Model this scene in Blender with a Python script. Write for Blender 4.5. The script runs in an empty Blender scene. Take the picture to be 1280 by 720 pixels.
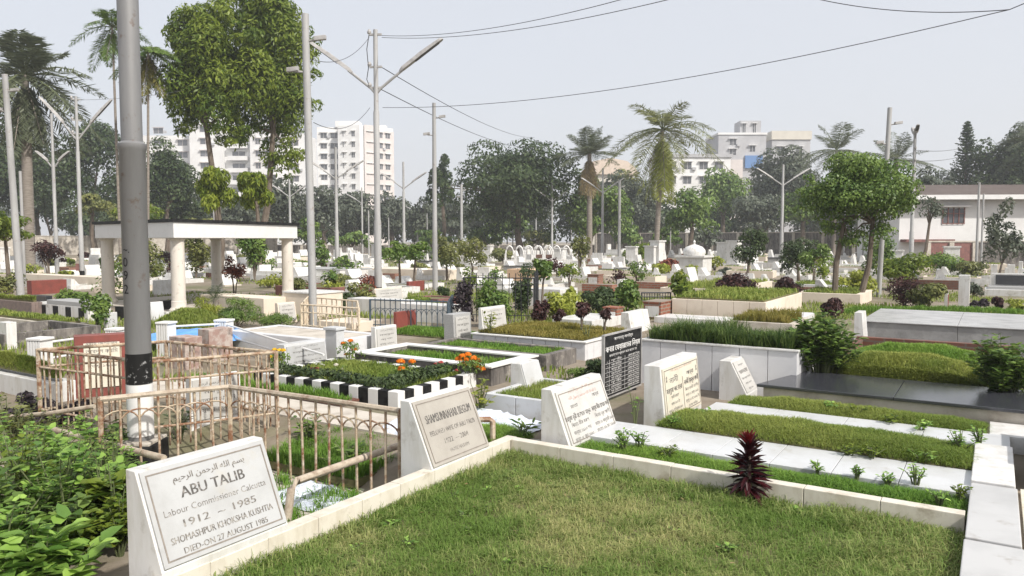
import bpy, math, random, unicodedata
import numpy as np
from mathutils import Vector, Matrix
random.seed(7)
RNG = np.random.default_rng(11)
R = math.radians
scene = bpy.context.scene
COL = scene.collection

# ------------------------------------------------------------------ camera model (also used to measure the place)
F, H, HZ = 950.0, 1.7, 300.0
PITCH = math.atan((360 - HZ) / F)
A = R(-32.5)                      # the cemetery's rows run along this heading
CU, SU = math.cos(A), math.sin(A)

def ray(px, py):
    x = (px - 640) / F
    z = (360 - py) / F
    return (x, math.cos(PITCH) + z * math.sin(PITCH), z * math.cos(PITCH) - math.sin(PITCH))
def at(px, py, z=0.0):
    d = ray(px, py); k = (z - H) / d[2]
    return Vector((d[0] * k, d[1] * k, z))
def atD(px, py, D):
    d = ray(px, py); k = D / d[1]
    return Vector((d[0] * k, D, H + d[2] * k))
def W(s, t, z=0.0):
    return Vector((s * CU - t * SU, s * SU + t * CU, z))
def ST(p):
    return (p[0] * CU + p[1] * SU, -p[0] * SU + p[1] * CU)

# ------------------------------------------------------------------ mesh building
class MB:
    def __init__(self):
        self.v = []; self.f = []
    def add(self, V, Fc):
        o = len(self.v)
        self.v += [tuple(p) for p in V]
        self.f += [tuple(i + o for i in f) for f in Fc]
        return self
    def box(self, x0, x1, y0, y1, z0, z1):
        V = [(x0, y0, z0), (x1, y0, z0), (x1, y1, z0), (x0, y1, z0), (x0, y0, z1), (x1, y0, z1), (x1, y1, z1), (x0, y1, z1)]
        return self.add(V, [(0, 3, 2, 1), (4, 5, 6, 7), (0, 1, 5, 4), (1, 2, 6, 5), (2, 3, 7, 6), (3, 0, 4, 7)])
    def ext_y(self, prof, y0, y1):
        """profile in x,z (counter-clockwise seen from -y) pulled along y"""
        n = len(prof)
        V = [(a, y0, b) for a, b in prof] + [(a, y1, b) for a, b in prof]
        Fc = [tuple(range(n)), tuple(reversed(range(n, 2 * n)))]
        for i in range(n):
            j = (i + 1) % n
            Fc.append((i, i + n, j + n, j))
        return self.add(V, Fc)
    def prism(self, poly, z0, z1):
        n = len(poly)
        V = [(a, b, z0) for a, b in poly] + [(a, b, z1) for a, b in poly]
        Fc = [tuple(reversed(range(n))), tuple(range(n, 2 * n))]
        for i in range(n):
            j = (i + 1) % n
            Fc.append((i, j, j + n, i + n))
        return self.add(V, Fc)
    def obox(self, o, ex, ey, ez, sx, sy, sz):
        """box from corner o along three axes"""
        o, ex, ey, ez = Vector(o), Vector(ex) * sx, Vector(ey) * sy, Vector(ez) * sz
        V = [o, o + ex, o + ex + ey, o + ey, o + ez, o + ex + ez, o + ex + ey + ez, o + ey + ez]
        return self.add(V, [(0, 3, 2, 1), (4, 5, 6, 7), (0, 1, 5, 4), (1, 2, 6, 5), (2, 3, 7, 6), (3, 0, 4, 7)])
    def tube(self, pts, rad, n=8, cap=True):
        pts = [Vector(p) for p in pts]
        if not hasattr(rad, '__len__'): rad = [rad] * len(pts)
        V = []; Fc = []
        for i, p in enumerate(pts):
            d = (pts[min(i + 1, len(pts) - 1)] - pts[max(i - 1, 0)]).normalized()
            a = Vector((0, 0, 1)) if abs(d.z) < 0.9 else Vector((1, 0, 0))
            x = d.cross(a).normalized(); y = d.cross(x).normalized()
            for k in range(n):
                th = 2 * math.pi * k / n
                V.append(p + (x * math.cos(th) + y * math.sin(th)) * rad[i])
        for i in range(len(pts) - 1):
            for k in range(n):
                k2 = (k + 1) % n
                Fc.append((i * n + k, i * n + k2, (i + 1) * n + k2, (i + 1) * n + k))
        if cap:
            Fc.append(tuple(range(n))); Fc.append(tuple(reversed(range((len(pts) - 1) * n, len(pts) * n))))
        return self.add(V, Fc)
    def lathe(self, prof, n=16, c=(0, 0)):
        V = []; Fc = []
        for r, z in prof:
            for k in range(n):
                th = 2 * math.pi * k / n
                V.append((c[0] + r * math.cos(th), c[1] + r * math.sin(th), z))
        for i in range(len(prof) - 1):
            for k in range(n):
                k2 = (k + 1) % n
                Fc.append((i * n + k, i * n + k2, (i + 1) * n + k2, (i + 1) * n + k))
        Fc.append(tuple(reversed(range(n)))); Fc.append(tuple(range((len(prof) - 1) * n, len(prof) * n)))
        return self.add(V, Fc)
    def mesh(self, name, smooth=False):
        m = bpy.data.meshes.new(name)
        m.from_pydata(self.v, [], self.f)
        if smooth:
            m.polygons.foreach_set('use_smooth', [True] * len(m.polygons))
        m.update()
        return m

def link(name, mesh, mat=None, parent=None, loc=(0, 0, 0), rot=0.0, bevel=0.0):
    o = bpy.data.objects.new(name, mesh)
    COL.objects.link(o)
    if mat is not None and not mesh.materials: mesh.materials.append(mat)
    o.location = loc; o.rotation_euler = (0, 0, rot)
    if parent is not None: o.parent = parent
    if bevel:
        b = o.modifiers.new('edge', 'BEVEL'); b.width = bevel; b.segments = 2; b.limit_method = 'ANGLE'
    return o
def mk(name, mb, mat, parent=None, loc=(0, 0, 0), rot=0.0, bevel=0.0, smooth=False):
    o = link(name, mb.mesh(name, smooth), mat, parent, loc, rot, bevel)
    if smooth:
        mod = o.modifiers.new('split', 'EDGE_SPLIT'); mod.split_angle = R(40)
    return o
def tag(o, label=None, cat=None, group=None, kind=None):
    if label: o['label'] = label
    if cat: o['category'] = cat
    if group: o['group'] = group
    if kind: o['kind'] = kind
    return o
def thing(name, label, cat, loc=(0, 0, 0), rot=0.0, group=None):
    o = bpy.data.objects.new(name, None); COL.objects.link(o)
    o.empty_display_size = 0.1
    o.location = loc; o.rotation_euler = (0, 0, rot)
    return tag(o, label, cat, group)
def dup(root, loc, rot=0.0, label=None, group=None, scale=None):
    r = root.copy(); COL.objects.link(r); r.location = loc; r.rotation_euler = (0, 0, rot)
    if label: r['label'] = label
    if group: r['group'] = group
    if scale: r.scale = scale
    for ch in list(root.children):
        c = ch.copy(); COL.objects.link(c); c.parent = r
        for g in ch.children:
            d = g.copy(); COL.objects.link(d); d.parent = c
    return r

def npmesh(name, V, Q=None, T=None, tint=None, smooth=False):
    m = bpy.data.meshes.new(name)
    V = np.asarray(V, dtype=np.float32)
    loops = []; starts = []; totals = []; pos = 0
    if Q is not None and len(Q):
        Q = np.asarray(Q, dtype=np.int32); loops.append(Q.ravel())
        starts.append(np.arange(len(Q)) * 4); totals.append(np.full(len(Q), 4)); pos = len(Q) * 4
    if T is not None and len(T):
        T = np.asarray(T, dtype=np.int32); loops.append(T.ravel())
        starts.append(pos + np.arange(len(T)) * 3); totals.append(np.full(len(T), 3))
    loops = np.concatenate(loops).astype(np.int32); starts = np.concatenate(starts).astype(np.int32); totals = np.concatenate(totals).astype(np.int32)
    m.vertices.add(len(V)); m.vertices.foreach_set('co', V.ravel())
    m.loops.add(len(loops)); m.loops.foreach_set('vertex_index', loops)
    m.polygons.add(len(starts)); m.polygons.foreach_set('loop_start', starts)
    try: m.polygons.foreach_set('loop_total', totals)
    except Exception: pass
    m.update(calc_edges=True)
    if tint is not None:
        a = m.attributes.new('tint', 'FLOAT', 'POINT'); a.data.foreach_set('value', np.asarray(tint, dtype=np.float32))
    if smooth: m.polygons.foreach_set('use_smooth', np.ones(len(starts), dtype=bool))
    m.validate()
    return m

# ------------------------------------------------------------------ materials
MATS = {}
def newmat(name):
    m = bpy.data.materials.new(name); m.use_nodes = True
    nt = m.node_tree
    return m, nt, nt.nodes['Principled BSDF']
def mat(name, c, rough=0.6, c2=None, scale=6.0, lo=0.4, hi=0.65, bump=0.0, bscale=60.0, metal=0.0, spec=0.5, stretch=None, detail=6.0, c3=None, scale3=1.5, lo3=0.5, hi3=0.75, coat=0.0):
    m, nt, b = newmat(name)
    b.inputs['Roughness'].default_value = rough
    b.inputs['Metallic'].default_value = metal
    b.inputs['Specular IOR Level'].default_value = spec
    if coat: b.inputs['Coat Weight'].default_value = coat
    tc = nt.nodes.new('ShaderNodeTexCoord')
    oi = nt.nodes.new('ShaderNodeObjectInfo')
    add = nt.nodes.new('ShaderNodeVectorMath'); add.operation = 'ADD'
    mul = nt.nodes.new('ShaderNodeVectorMath'); mul.operation = 'SCALE'
    comb = nt.nodes.new('ShaderNodeCombineXYZ')
    for i in range(3): nt.links.new(oi.outputs['Random'], comb.inputs[i])
    nt.links.new(comb.outputs[0], mul.inputs[0]); mul.inputs['Scale'].default_value = 37.0
    nt.links.new(tc.outputs['Object'], add.inputs[0]); nt.links.new(mul.outputs[0], add.inputs[1])
    vec = add.outputs[0]
    if stretch:
        sc = nt.nodes.new('ShaderNodeVectorMath'); sc.operation = 'MULTIPLY'; sc.inputs[1].default_value = stretch
        nt.links.new(vec, sc.inputs[0]); vec2 = sc.outputs[0]
    else: vec2 = vec
    col = None
    def layer(prev, cc, scl, l, h, v):
        n = nt.nodes.new('ShaderNodeTexNoise'); n.inputs['Scale'].default_value = scl; n.inputs['Detail'].default_value = detail; n.inputs['Roughness'].default_value = 0.65
        nt.links.new(v, n.inputs['Vector'])
        mr = nt.nodes.new('ShaderNodeMapRange'); mr.inputs['From Min'].default_value = l; mr.inputs['From Max'].default_value = h
        nt.links.new(n.outputs['Fac'], mr.inputs['Value'])
        mx = nt.nodes.new('ShaderNodeMix'); mx.data_type = 'RGBA'
        nt.links.new(mr.outputs[0], mx.inputs['Factor'])
        if isinstance(prev, tuple): mx.inputs['A'].default_value = (*prev, 1)
        else: nt.links.new(prev, mx.inputs['A'])
        mx.inputs['B'].default_value = (*cc, 1)
        return mx.outputs['Result']
    prev = tuple(c)
    if c2 is not None: prev = layer(prev, c2, scale, lo, hi, vec2)
    if c3 is not None: prev = layer(prev, c3, scale3, lo3, hi3, vec)
    if isinstance(prev, tuple): b.inputs['Base Color'].default_value = (*prev, 1)
    else: nt.links.new(prev, b.inputs['Base Color'])
    if bump:
        n = nt.nodes.new('ShaderNodeTexNoise'); n.inputs['Scale'].default_value = bscale; n.inputs['Detail'].default_value = 5
        nt.links.new(vec, n.inputs['Vector'])
        bp = nt.nodes.new('ShaderNodeBump'); bp.inputs['Strength'].default_value = bump; bp.inputs['Distance'].default_value = 0.01
        nt.links.new(n.outputs['Fac'], bp.inputs['Height']); nt.links.new(bp.outputs[0], b.inputs['Normal'])
    MATS[name] = m
    return m
def leafmat(name, c1, c2, transl=0.3, rough=0.45, spec=0.3):
    m, nt, b = newmat(name)
    at_ = nt.nodes.new('ShaderNodeAttribute'); at_.attribute_name = 'tint'
    mx = nt.nodes.new('ShaderNodeMix'); mx.data_type = 'RGBA'
    mx.inputs['A'].default_value = (*c1, 1); mx.inputs['B'].default_value = (*c2, 1)
    nt.links.new(at_.outputs['Fac'], mx.inputs['Factor'])
    nt.links.new(mx.outputs['Result'], b.inputs['Base Color'])
    b.inputs['Roughness'].default_value = rough; b.inputs['Specular IOR Level'].default_value = spec
    tr = nt.nodes.new('ShaderNodeBsdfTranslucent'); nt.links.new(mx.outputs['Result'], tr.inputs['Color'])
    ms = nt.nodes.new('ShaderNodeMixShader'); ms.inputs[0].default_value = transl
    out = nt.nodes['Material Output']
    nt.links.new(b.outputs[0], ms.inputs[1]); nt.links.new(tr.outputs[0], ms.inputs[2]); nt.links.new(ms.outputs[0], out.inputs['Surface'])
    MATS[name] = m
    return m
def brickmat(name, c1, c2, mortar, scale=1.0, bw=0.24, bh=0.075, ms=0.012):
    m, nt, b = newmat(name)
    tc = nt.nodes.new('ShaderNodeTexCoord')
    sep = nt.nodes.new('ShaderNodeSeparateXYZ'); nt.links.new(tc.outputs['Object'], sep.inputs[0])
    ad = nt.nodes.new('ShaderNodeMath'); ad.operation = 'ADD'
    nt.links.new(sep.outputs[0], ad.inputs[0]); nt.links.new(sep.outputs[1], ad.inputs[1])
    cb = nt.nodes.new('ShaderNodeCombineXYZ'); nt.links.new(ad.outputs[0], cb.inputs[0]); nt.links.new(sep.outputs[2], cb.inputs[1])
    br = nt.nodes.new('ShaderNodeTexBrick')
    br.inputs['Color1'].default_value = (*c1, 1); br.inputs['Color2'].default_value = (*c2, 1); br.inputs['Mortar'].default_value = (*mortar, 1)
    br.inputs['Scale'].default_value = scale; br.inputs['Mortar Size'].default_value = ms
    br.inputs['Brick Width'].default_value = bw; br.inputs['Row Height'].default_value = bh
    nt.links.new(cb.outputs[0], br.inputs['Vector'])
    n = nt.nodes.new('ShaderNodeTexNoise'); n.inputs['Scale'].default_value = 3; n.inputs['Detail'].default_value = 8
    nt.links.new(tc.outputs['Object'], n.inputs['Vector'])
    mx = nt.nodes.new('ShaderNodeMix'); mx.data_type = 'RGBA'; mx.blend_type = 'MULTIPLY'; mx.inputs['Factor'].default_value = 0.5
    nt.links.new(br.outputs['Color'], mx.inputs['A']); nt.links.new(n.outputs['Fac'], mx.inputs['B'])
    nt.links.new(mx.outputs['Result'], b.inputs['Base Color']); b.inputs['Roughness'].default_value = 0.85
    MATS[name] = m
    return m

M_white = mat('white_tile', (0.64, 0.635, 0.62), 0.35, (0.47, 0.45, 0.40), 6, 0.45, 0.78, 0.03, 40, stretch=(1.6, 1.6, 0.3), c3=(0.27, 0.24, 0.19), scale3=6.5, lo3=0.56, hi3=0.82)
M_whiteslab = mat('white_slab_tile', (0.53, 0.54, 0.55), 0.3, (0.44, 0.44, 0.43), 2.5, 0.45, 0.72, 0.02, 30, c3=(0.30, 0.27, 0.21), scale3=6.0, lo3=0.58, hi3=0.85)
M_cream = mat('cream_tile', (0.62, 0.58, 0.50), 0.4, (0.46, 0.41, 0.32), 7, 0.46, 0.75, 0.05, 50, stretch=(1, 1, 0.4), c3=(0.25, 0.20, 0.13), scale3=6, lo3=0.58, hi3=0.8)
M_creampaint = mat('cream_paint', (0.66, 0.58, 0.48), 0.7, (0.50, 0.42, 0.33), 3, 0.5, 0.85, 0.1, 30)
M_peach = mat('peach_paint', (0.66, 0.46, 0.30), 0.7, (0.5, 0.36, 0.25), 2, 0.5, 0.85, 0.1, 30)
M_greytile = mat('grey_tile', (0.63, 0.63, 0.64), 0.4, (0.52, 0.52, 0.53), 5, 0.45, 0.8, 0.03, 40, c3=(0.25, 0.22, 0.19), scale3=2.5, lo3=0.62, hi3=0.9)
M_plaque = mat('plaque_marble', (0.41, 0.415, 0.415), 0.35, (0.33, 0.33, 0.325), 4, 0.45, 0.75, 0.02, 40, c3=(0.42, 0.37, 0.27), scale3=3, lo3=0.6, hi3=0.9)
M_plaquebeige = mat('beige_plaque_marble', (0.37, 0.345, 0.305), 0.35, (0.31, 0.285, 0.25), 5, 0.42, 0.75, 0.02, 40)
M_plaquecream = mat('cream_plaque_marble', (0.64, 0.60, 0.50), 0.35, (0.54, 0.49, 0.39), 4, 0.42, 0.75, 0.02, 40)
M_plaquewhite = mat('white_plaque_marble', (0.50, 0.49, 0.465), 0.3, (0.40, 0.39, 0.365), 5, 0.45, 0.75, 0.02, 40)
M_trimgrey = mat('grey_plaque_border', (0.24, 0.21, 0.18), 0.6, (0.16, 0.14, 0.12), 20)
M_ink = mat('engraved_paint', (0.08, 0.075, 0.07), 0.8, (0.28, 0.26, 0.24), 55, 0.48, 0.68)
M_inkfade = mat('worn_engraved_paint', (0.12, 0.11, 0.10), 0.8, (0.33, 0.31, 0.28), 55, 0.45, 0.62)
M_inkred = mat('faded_red_paint', (0.45, 0.20, 0.16), 0.7, (0.5, 0.38, 0.3), 30)
M_whitepaint = mat('white_paint', (0.68, 0.675, 0.66), 0.5, (0.60, 0.58, 0.55), 8, 0.52, 0.8)
M_blackpaint = mat('black_paint', (0.010, 0.010, 0.011), 0.5, spec=0.15, c2=(0.03, 0.03, 0.03), scale=12)
M_kerbslab = mat('grey_white_kerb_slab', (0.46, 0.46, 0.455), 0.35, (0.37, 0.37, 0.365), 2.2, 0.42, 0.7, 0.02, 30, c3=(0.24, 0.21, 0.17), scale3=7, lo3=0.58, hi3=0.85)
M_granite = mat('black_granite', (0.030, 0.031, 0.038), 0.19, (0.05, 0.052, 0.06), 80, 0.4, 0.7, spec=0.9)
M_concrete = mat('dirty_concrete', (0.22, 0.20, 0.18), 0.85, (0.06, 0.054, 0.05), 5, 0.36, 0.62, 0.3, 40, stretch=(1, 1, 0.3), c3=(0.42, 0.39, 0.34), scale3=9, lo3=0.55, hi3=0.8)
M_palecon = mat('pale_concrete', (0.50, 0.46, 0.40), 0.85, (0.33, 0.29, 0.24), 4, 0.42, 0.7, 0.25, 50, c3=(0.2, 0.17, 0.13), scale3=2, lo3=0.6, hi3=0.85)
M_greycon = mat('grey_granite', (0.30, 0.30, 0.30), 0.5, (0.42, 0.42, 0.41), 70, 0.4, 0.65)
M_marblegrey = mat('grey_marble', (0.27, 0.27, 0.265), 0.25, (0.40, 0.40, 0.395), 3, 0.48, 0.62, 0.0, 10, c3=(0.2, 0.2, 0.2), scale3=1.5, lo3=0.5, hi3=0.7)
M_redtile = mat('red_tile', (0.22, 0.055, 0.042), 0.5, (0.15, 0.045, 0.035), 8, 0.4, 0.7, 0.05, 40)
M_redwall = mat('red_weathered_wall', (0.22, 0.10, 0.085), 0.8, (0.12, 0.06, 0.055), 5, 0.4, 0.7, 0.2, 30)
M_brownstone = mat('brown_stone', (0.20, 0.15, 0.13), 0.7, (0.12, 0.10, 0.09), 10, 0.4, 0.7, 0.15, 30)
M_mottled = mat('mottled_stone', (0.30, 0.20, 0.17), 0.8, (0.42, 0.36, 0.32), 9, 0.42, 0.6, 0.3, 25, c3=(0.1, 0.08, 0.075), scale3=5, lo3=0.55, hi3=0.7)
M_rust = mat('rusty_cream_paint', (0.43, 0.355, 0.255), 0.8, (0.19, 0.09, 0.045), 9, 0.42, 0.60, 0.3, 80, c3=(0.52, 0.45, 0.37), scale3=22, lo3=0.52, hi3=0.7)
M_pipe = mat('peeling_pipe_paint', (0.43, 0.37, 0.29), 0.8, (0.24, 0.17, 0.12), 14, 0.45, 0.7, 0.3, 90)
M_ltpeach = mat('pale_peach_roof', (0.62, 0.52, 0.43), 0.8, (0.52, 0.43, 0.35), 2, 0.4, 0.7)
M_column = mat('column_plaster', (0.62, 0.575, 0.51), 0.7, (0.48, 0.44, 0.38), 3, 0.45, 0.8, 0.15, 30, stretch=(1.5, 1.5, 0.3), c3=(0.33, 0.29, 0.24), scale3=8, lo3=0.58, hi3=0.8)
M_steel = mat('galvanised_pole', (0.23, 0.23, 0.23), 0.5, (0.16, 0.16, 0.165), 3, 0.4, 0.7, 0.04, 60, metal=0.25, stretch=(1, 1, 0.15), c3=(0.13, 0.085, 0.06), scale3=11, lo3=0.6, hi3=0.75)
M_polepale = mat('pale_pole_paint', (0.37, 0.37, 0.365), 0.5, (0.26, 0.255, 0.25), 3, 0.4, 0.7, stretch=(1, 1, 0.2), c3=(0.20, 0.14, 0.10), scale3=7, lo3=0.6, hi3=0.8)
M_lampgrey = mat('lamp_housing_grey', (0.38, 0.37, 0.36), 0.5, (0.25, 0.24, 0.23), 6)
M_lampdark = mat('lamp_housing_dark', (0.06, 0.06, 0.06), 0.5)
M_wire = mat('cable_black', (0.05, 0.05, 0.055), 0.6)
M_iron = mat('black_iron', (0.02, 0.022, 0.025), 0.5)
M_blueiron = mat('dark_blue_iron', (0.035, 0.06, 0.085), 0.5, (0.08, 0.1, 0.12), 20)
M_creamiron = mat('cream_iron', (0.68, 0.58, 0.44), 0.6, (0.5, 0.4, 0.28), 15)
M_soil = mat('soil', (0.075, 0.055, 0.035), 0.95, (0.13, 0.10, 0.07), 14, 0.4, 0.65, 0.6, 40)
M_drysoil = mat('turf_soil', (0.105, 0.115, 0.040), 0.95, (0.15, 0.125, 0.06), 12, 0.4, 0.65, 0.6, 60)
M_tarp = mat('blue_tarp', (0.10, 0.29, 0.66), 0.5, (0.16, 0.36, 0.70), 4)
M_cloth = mat('white_plastic_sheet', (0.66, 0.70, 0.78), 0.5, (0.5, 0.54, 0.62), 25, 0.45, 0.6, 0.4, 18)
M_bark = mat('bark', (0.10, 0.075, 0.055), 0.9, (0.17, 0.14, 0.11), 9, 0.4, 0.65, 0.5, 30, stretch=(1, 1, 0.25))
M_palmbark = mat('palm_bark', (0.25, 0.22, 0.19), 0.9, (0.16, 0.135, 0.11), 6, 0.4, 0.65, 0.4, 30, stretch=(0.5, 0.5, 3))
M_green = mat('green_paint', (0.018, 0.06, 0.042), 0.35, (0.03, 0.08, 0.06), 8)
M_stem = mat('green_stem', (0.10, 0.12, 0.05), 0.7)
M_brick = brickmat('brick', (0.36, 0.13, 0.075), (0.28, 0.10, 0.06), (0.30, 0.25, 0.2))
M_pathbrick = brickmat('worn_brick', (0.22, 0.09, 0.06), (0.16, 0.07, 0.05), (0.18, 0.14, 0.11))
# foliage
L_dark = leafmat('leaf_dark_green', (0.029, 0.052, 0.021), (0.098, 0.137, 0.049))
L_mid = leafmat('leaf_mid_green', (0.065, 0.126, 0.028), (0.216, 0.303, 0.064))
L_palm = leafmat('frond_grey_green', (0.085, 0.105, 0.065), (0.20, 0.225, 0.13), 0.35)
L_young = leafmat('leaf_young_lime', (0.110, 0.170, 0.015), (0.330, 0.380, 0.050), 0.45)
L_lime = leafmat('leaf_lime_green', (0.070, 0.125, 0.016), (0.265, 0.325, 0.045), 0.42)
L_olive = leafmat('leaf_olive', (0.090, 0.110, 0.036), (0.262, 0.269, 0.083))
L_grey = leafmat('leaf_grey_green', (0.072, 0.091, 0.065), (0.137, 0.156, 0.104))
L_red = leafmat('leaf_dark_red', (0.028, 0.008, 0.011), (0.26, 0.022, 0.028), 0.25, 0.35, 0.5)
L_maroon = leafmat('leaf_maroon', (0.035, 0.016, 0.016), (0.085, 0.035, 0.030), 0.2)
L_redbright = leafmat('leaf_rust_red', (0.140, 0.035, 0.022), (0.300, 0.100, 0.060), 0.3)
L_purple = leafmat('leaf_purple_black', (0.025, 0.018, 0.024), (0.070, 0.055, 0.060), 0.2)
L_yellow = leafmat('leaf_yellow_green', (0.179, 0.221, 0.030), (0.414, 0.442, 0.076), 0.4)
L_dry = leafmat('frond_dry', (0.200, 0.140, 0.060), (0.340, 0.270, 0.130), 0.3)
L_drygreen = leafmat('frond_yellowing', (0.130, 0.130, 0.035), (0.280, 0.240, 0.060), 0.3)
L_weed = leafmat('leaf_broad_weed', (0.093, 0.194, 0.036), (0.371, 0.555, 0.113), 0.35, 0.4, 0.4)
G_lawn = leafmat('grass_lawn', (0.143, 0.231, 0.045), (0.492, 0.461, 0.208), 0.35, 0.6, 0.2)
G_fresh = leafmat('grass_fresh', (0.095, 0.209, 0.026), (0.246, 0.372, 0.067), 0.35, 0.6, 0.2)
G_olive = leafmat('grass_olive', (0.143, 0.216, 0.035), (0.342, 0.372, 0.094), 0.35, 0.6, 0.2)
G_yellow = leafmat('grass_yellowed', (0.190, 0.180, 0.035), (0.340, 0.280, 0.080), 0.35, 0.6, 0.2)
G_tall = leafmat('grass_tall_dark', (0.043, 0.091, 0.022), (0.171, 0.232, 0.061), 0.35, 0.55, 0.2)
P_orange = leafmat('petal_orange', (0.70, 0.16, 0.01), (0.85, 0.30, 0.02), 0.3)
P_yellow = leafmat('petal_yellow', (0.75, 0.45, 0.02), (0.85, 0.62, 0.05), 0.3)
P_red = leafmat('petal_red', (0.5, 0.08, 0.08), (0.6, 0.16, 0.14), 0.3)
P_white = leafmat('petal_white', (0.7, 0.66, 0.55), (0.8, 0.78, 0.7), 0.3)

# ------------------------------------------------------------------ foliage
def unit(v):
    return v / np.maximum(np.linalg.norm(v, axis=-1, keepdims=True), 1e-9)
def leaf_quads(P, N, X, L, Wd, fold=0.12):
    """one folded kite per point: P centre, N normal, X axis, L length, Wd width"""
    n = len(P)
    X = unit(X - N * np.sum(X * N, axis=1, keepdims=True)); Y = np.cross(N, X)
    L = np.broadcast_to(np.asarray(L, float), (n,))[:, None]; Wd = np.broadcast_to(np.asarray(Wd, float), (n,))[:, None]
    V = np.empty((n, 4, 3))
    V[:, 0] = P - X * L * 0.5
    V[:, 1] = P + Y * Wd * 0.5 + N * Wd * fold
    V[:, 2] = P + X * L * 0.5
    V[:, 3] = P - Y * Wd * 0.5 + N * Wd * fold
    Q = np.arange(n * 4).reshape(n, 4)
    return V.reshape(-1, 3), Q
def rdir(n):
    return unit(RNG.normal(size=(n, 3)))
def blob_leaves(blobs, n, L, Wd, droop=0.2, inner=0.55, updown=0.25, tvar=0.22):
    """leaves spread over ellipsoidal clumps"""
    blobs = np.asarray(blobs, float)          # x y z rx ry rz
    area = (blobs[:, 3] * blobs[:, 4] + blobs[:, 4] * blobs[:, 5] + blobs[:, 3] * blobs[:, 5])
    idx = RNG.choice(len(blobs), size=n, p=area / area.sum())
    d = rdir(n); d[:, 2] = np.where((d[:, 2] < -0.3) & (RNG.random(n) < 0.5), -d[:, 2], d[:, 2])
    r = inner + (1.08 - inner) * np.sqrt(RNG.random(n))
    P = blobs[idx, :3] + d * blobs[idx, 3:6] * r[:, None]
    N = unit(d + rdir(n) * 0.75 + np.array([0, 0, updown]))
    X = rdir(n) + np.array([0, 0, -droop * 4]) + d * 0.6
    s = RNG.uniform(0.65, 1.3, n)
    V, Q = leaf_quads(P, N, X, L * s, Wd * s)
    bt = RNG.uniform(-tvar, tvar, len(blobs))
    tint = np.clip(0.45 + bt[idx] + RNG.normal(0, 0.22, n), 0, 1)
    return V, Q, np.repeat(tint, 4)
def merge(parts):
    Vs, Qs, Ts, o = [], [], [], 0
    for V, Q, T in parts:
        Vs.append(V); Qs.append(Q + o); Ts.append(T); o += len(V)
    return np.concatenate(Vs), np.concatenate(Qs), np.concatenate(Ts)
def crown_blobs(c, r, n, br=(0.28, 0.42), lo=0.35, hi=0.78, flat=1.0, zmin=-0.7):
    out = []
    for i in range(n):
        d = rdir(1)[0]
        if d[2] < zmin: d[2] = -d[2]
        k = RNG.uniform(lo, hi); b = RNG.uniform(*br)
        out.append((c[0] + d[0] * r[0] * k, c[1] + d[1] * r[1] * k, c[2] + d[2] * r[2] * k, b * r[0], b * r[1], b * r[2] * flat))
    return out
def leaf6(P, N, X, L, Wd):
    """broad leaf: two quads folded on the midrib"""
    n = len(P)
    X = unit(X - N * np.sum(X * N, axis=1, keepdims=True)); Y = np.cross(N, X)
    L = np.broadcast_to(np.asarray(L, float), (n,))[:, None]; Wd = np.broadcast_to(np.asarray(Wd, float), (n,))[:, None]
    V = np.empty((n, 6, 3))
    V[:, 0] = P
    V[:, 1] = P + X * L * 0.18 + Y * Wd * 0.5 + N * Wd * 0.10
    V[:, 2] = P + X * L * 0.62 + Y * Wd * 0.38 + N * Wd * 0.07
    V[:, 3] = P + X * L - N * L * 0.12
    V[:, 4] = P + X * L * 0.62 - Y * Wd * 0.38 + N * Wd * 0.07
    V[:, 5] = P + X * L * 0.18 - Y * Wd * 0.5 + N * Wd * 0.10
    b = np.arange(n)[:, None] * 6
    Q = np.concatenate([b + np.array([0, 3, 2, 1]), b + np.array([0, 5, 4, 3])])
    return V.reshape(-1, 3), Q

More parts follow.
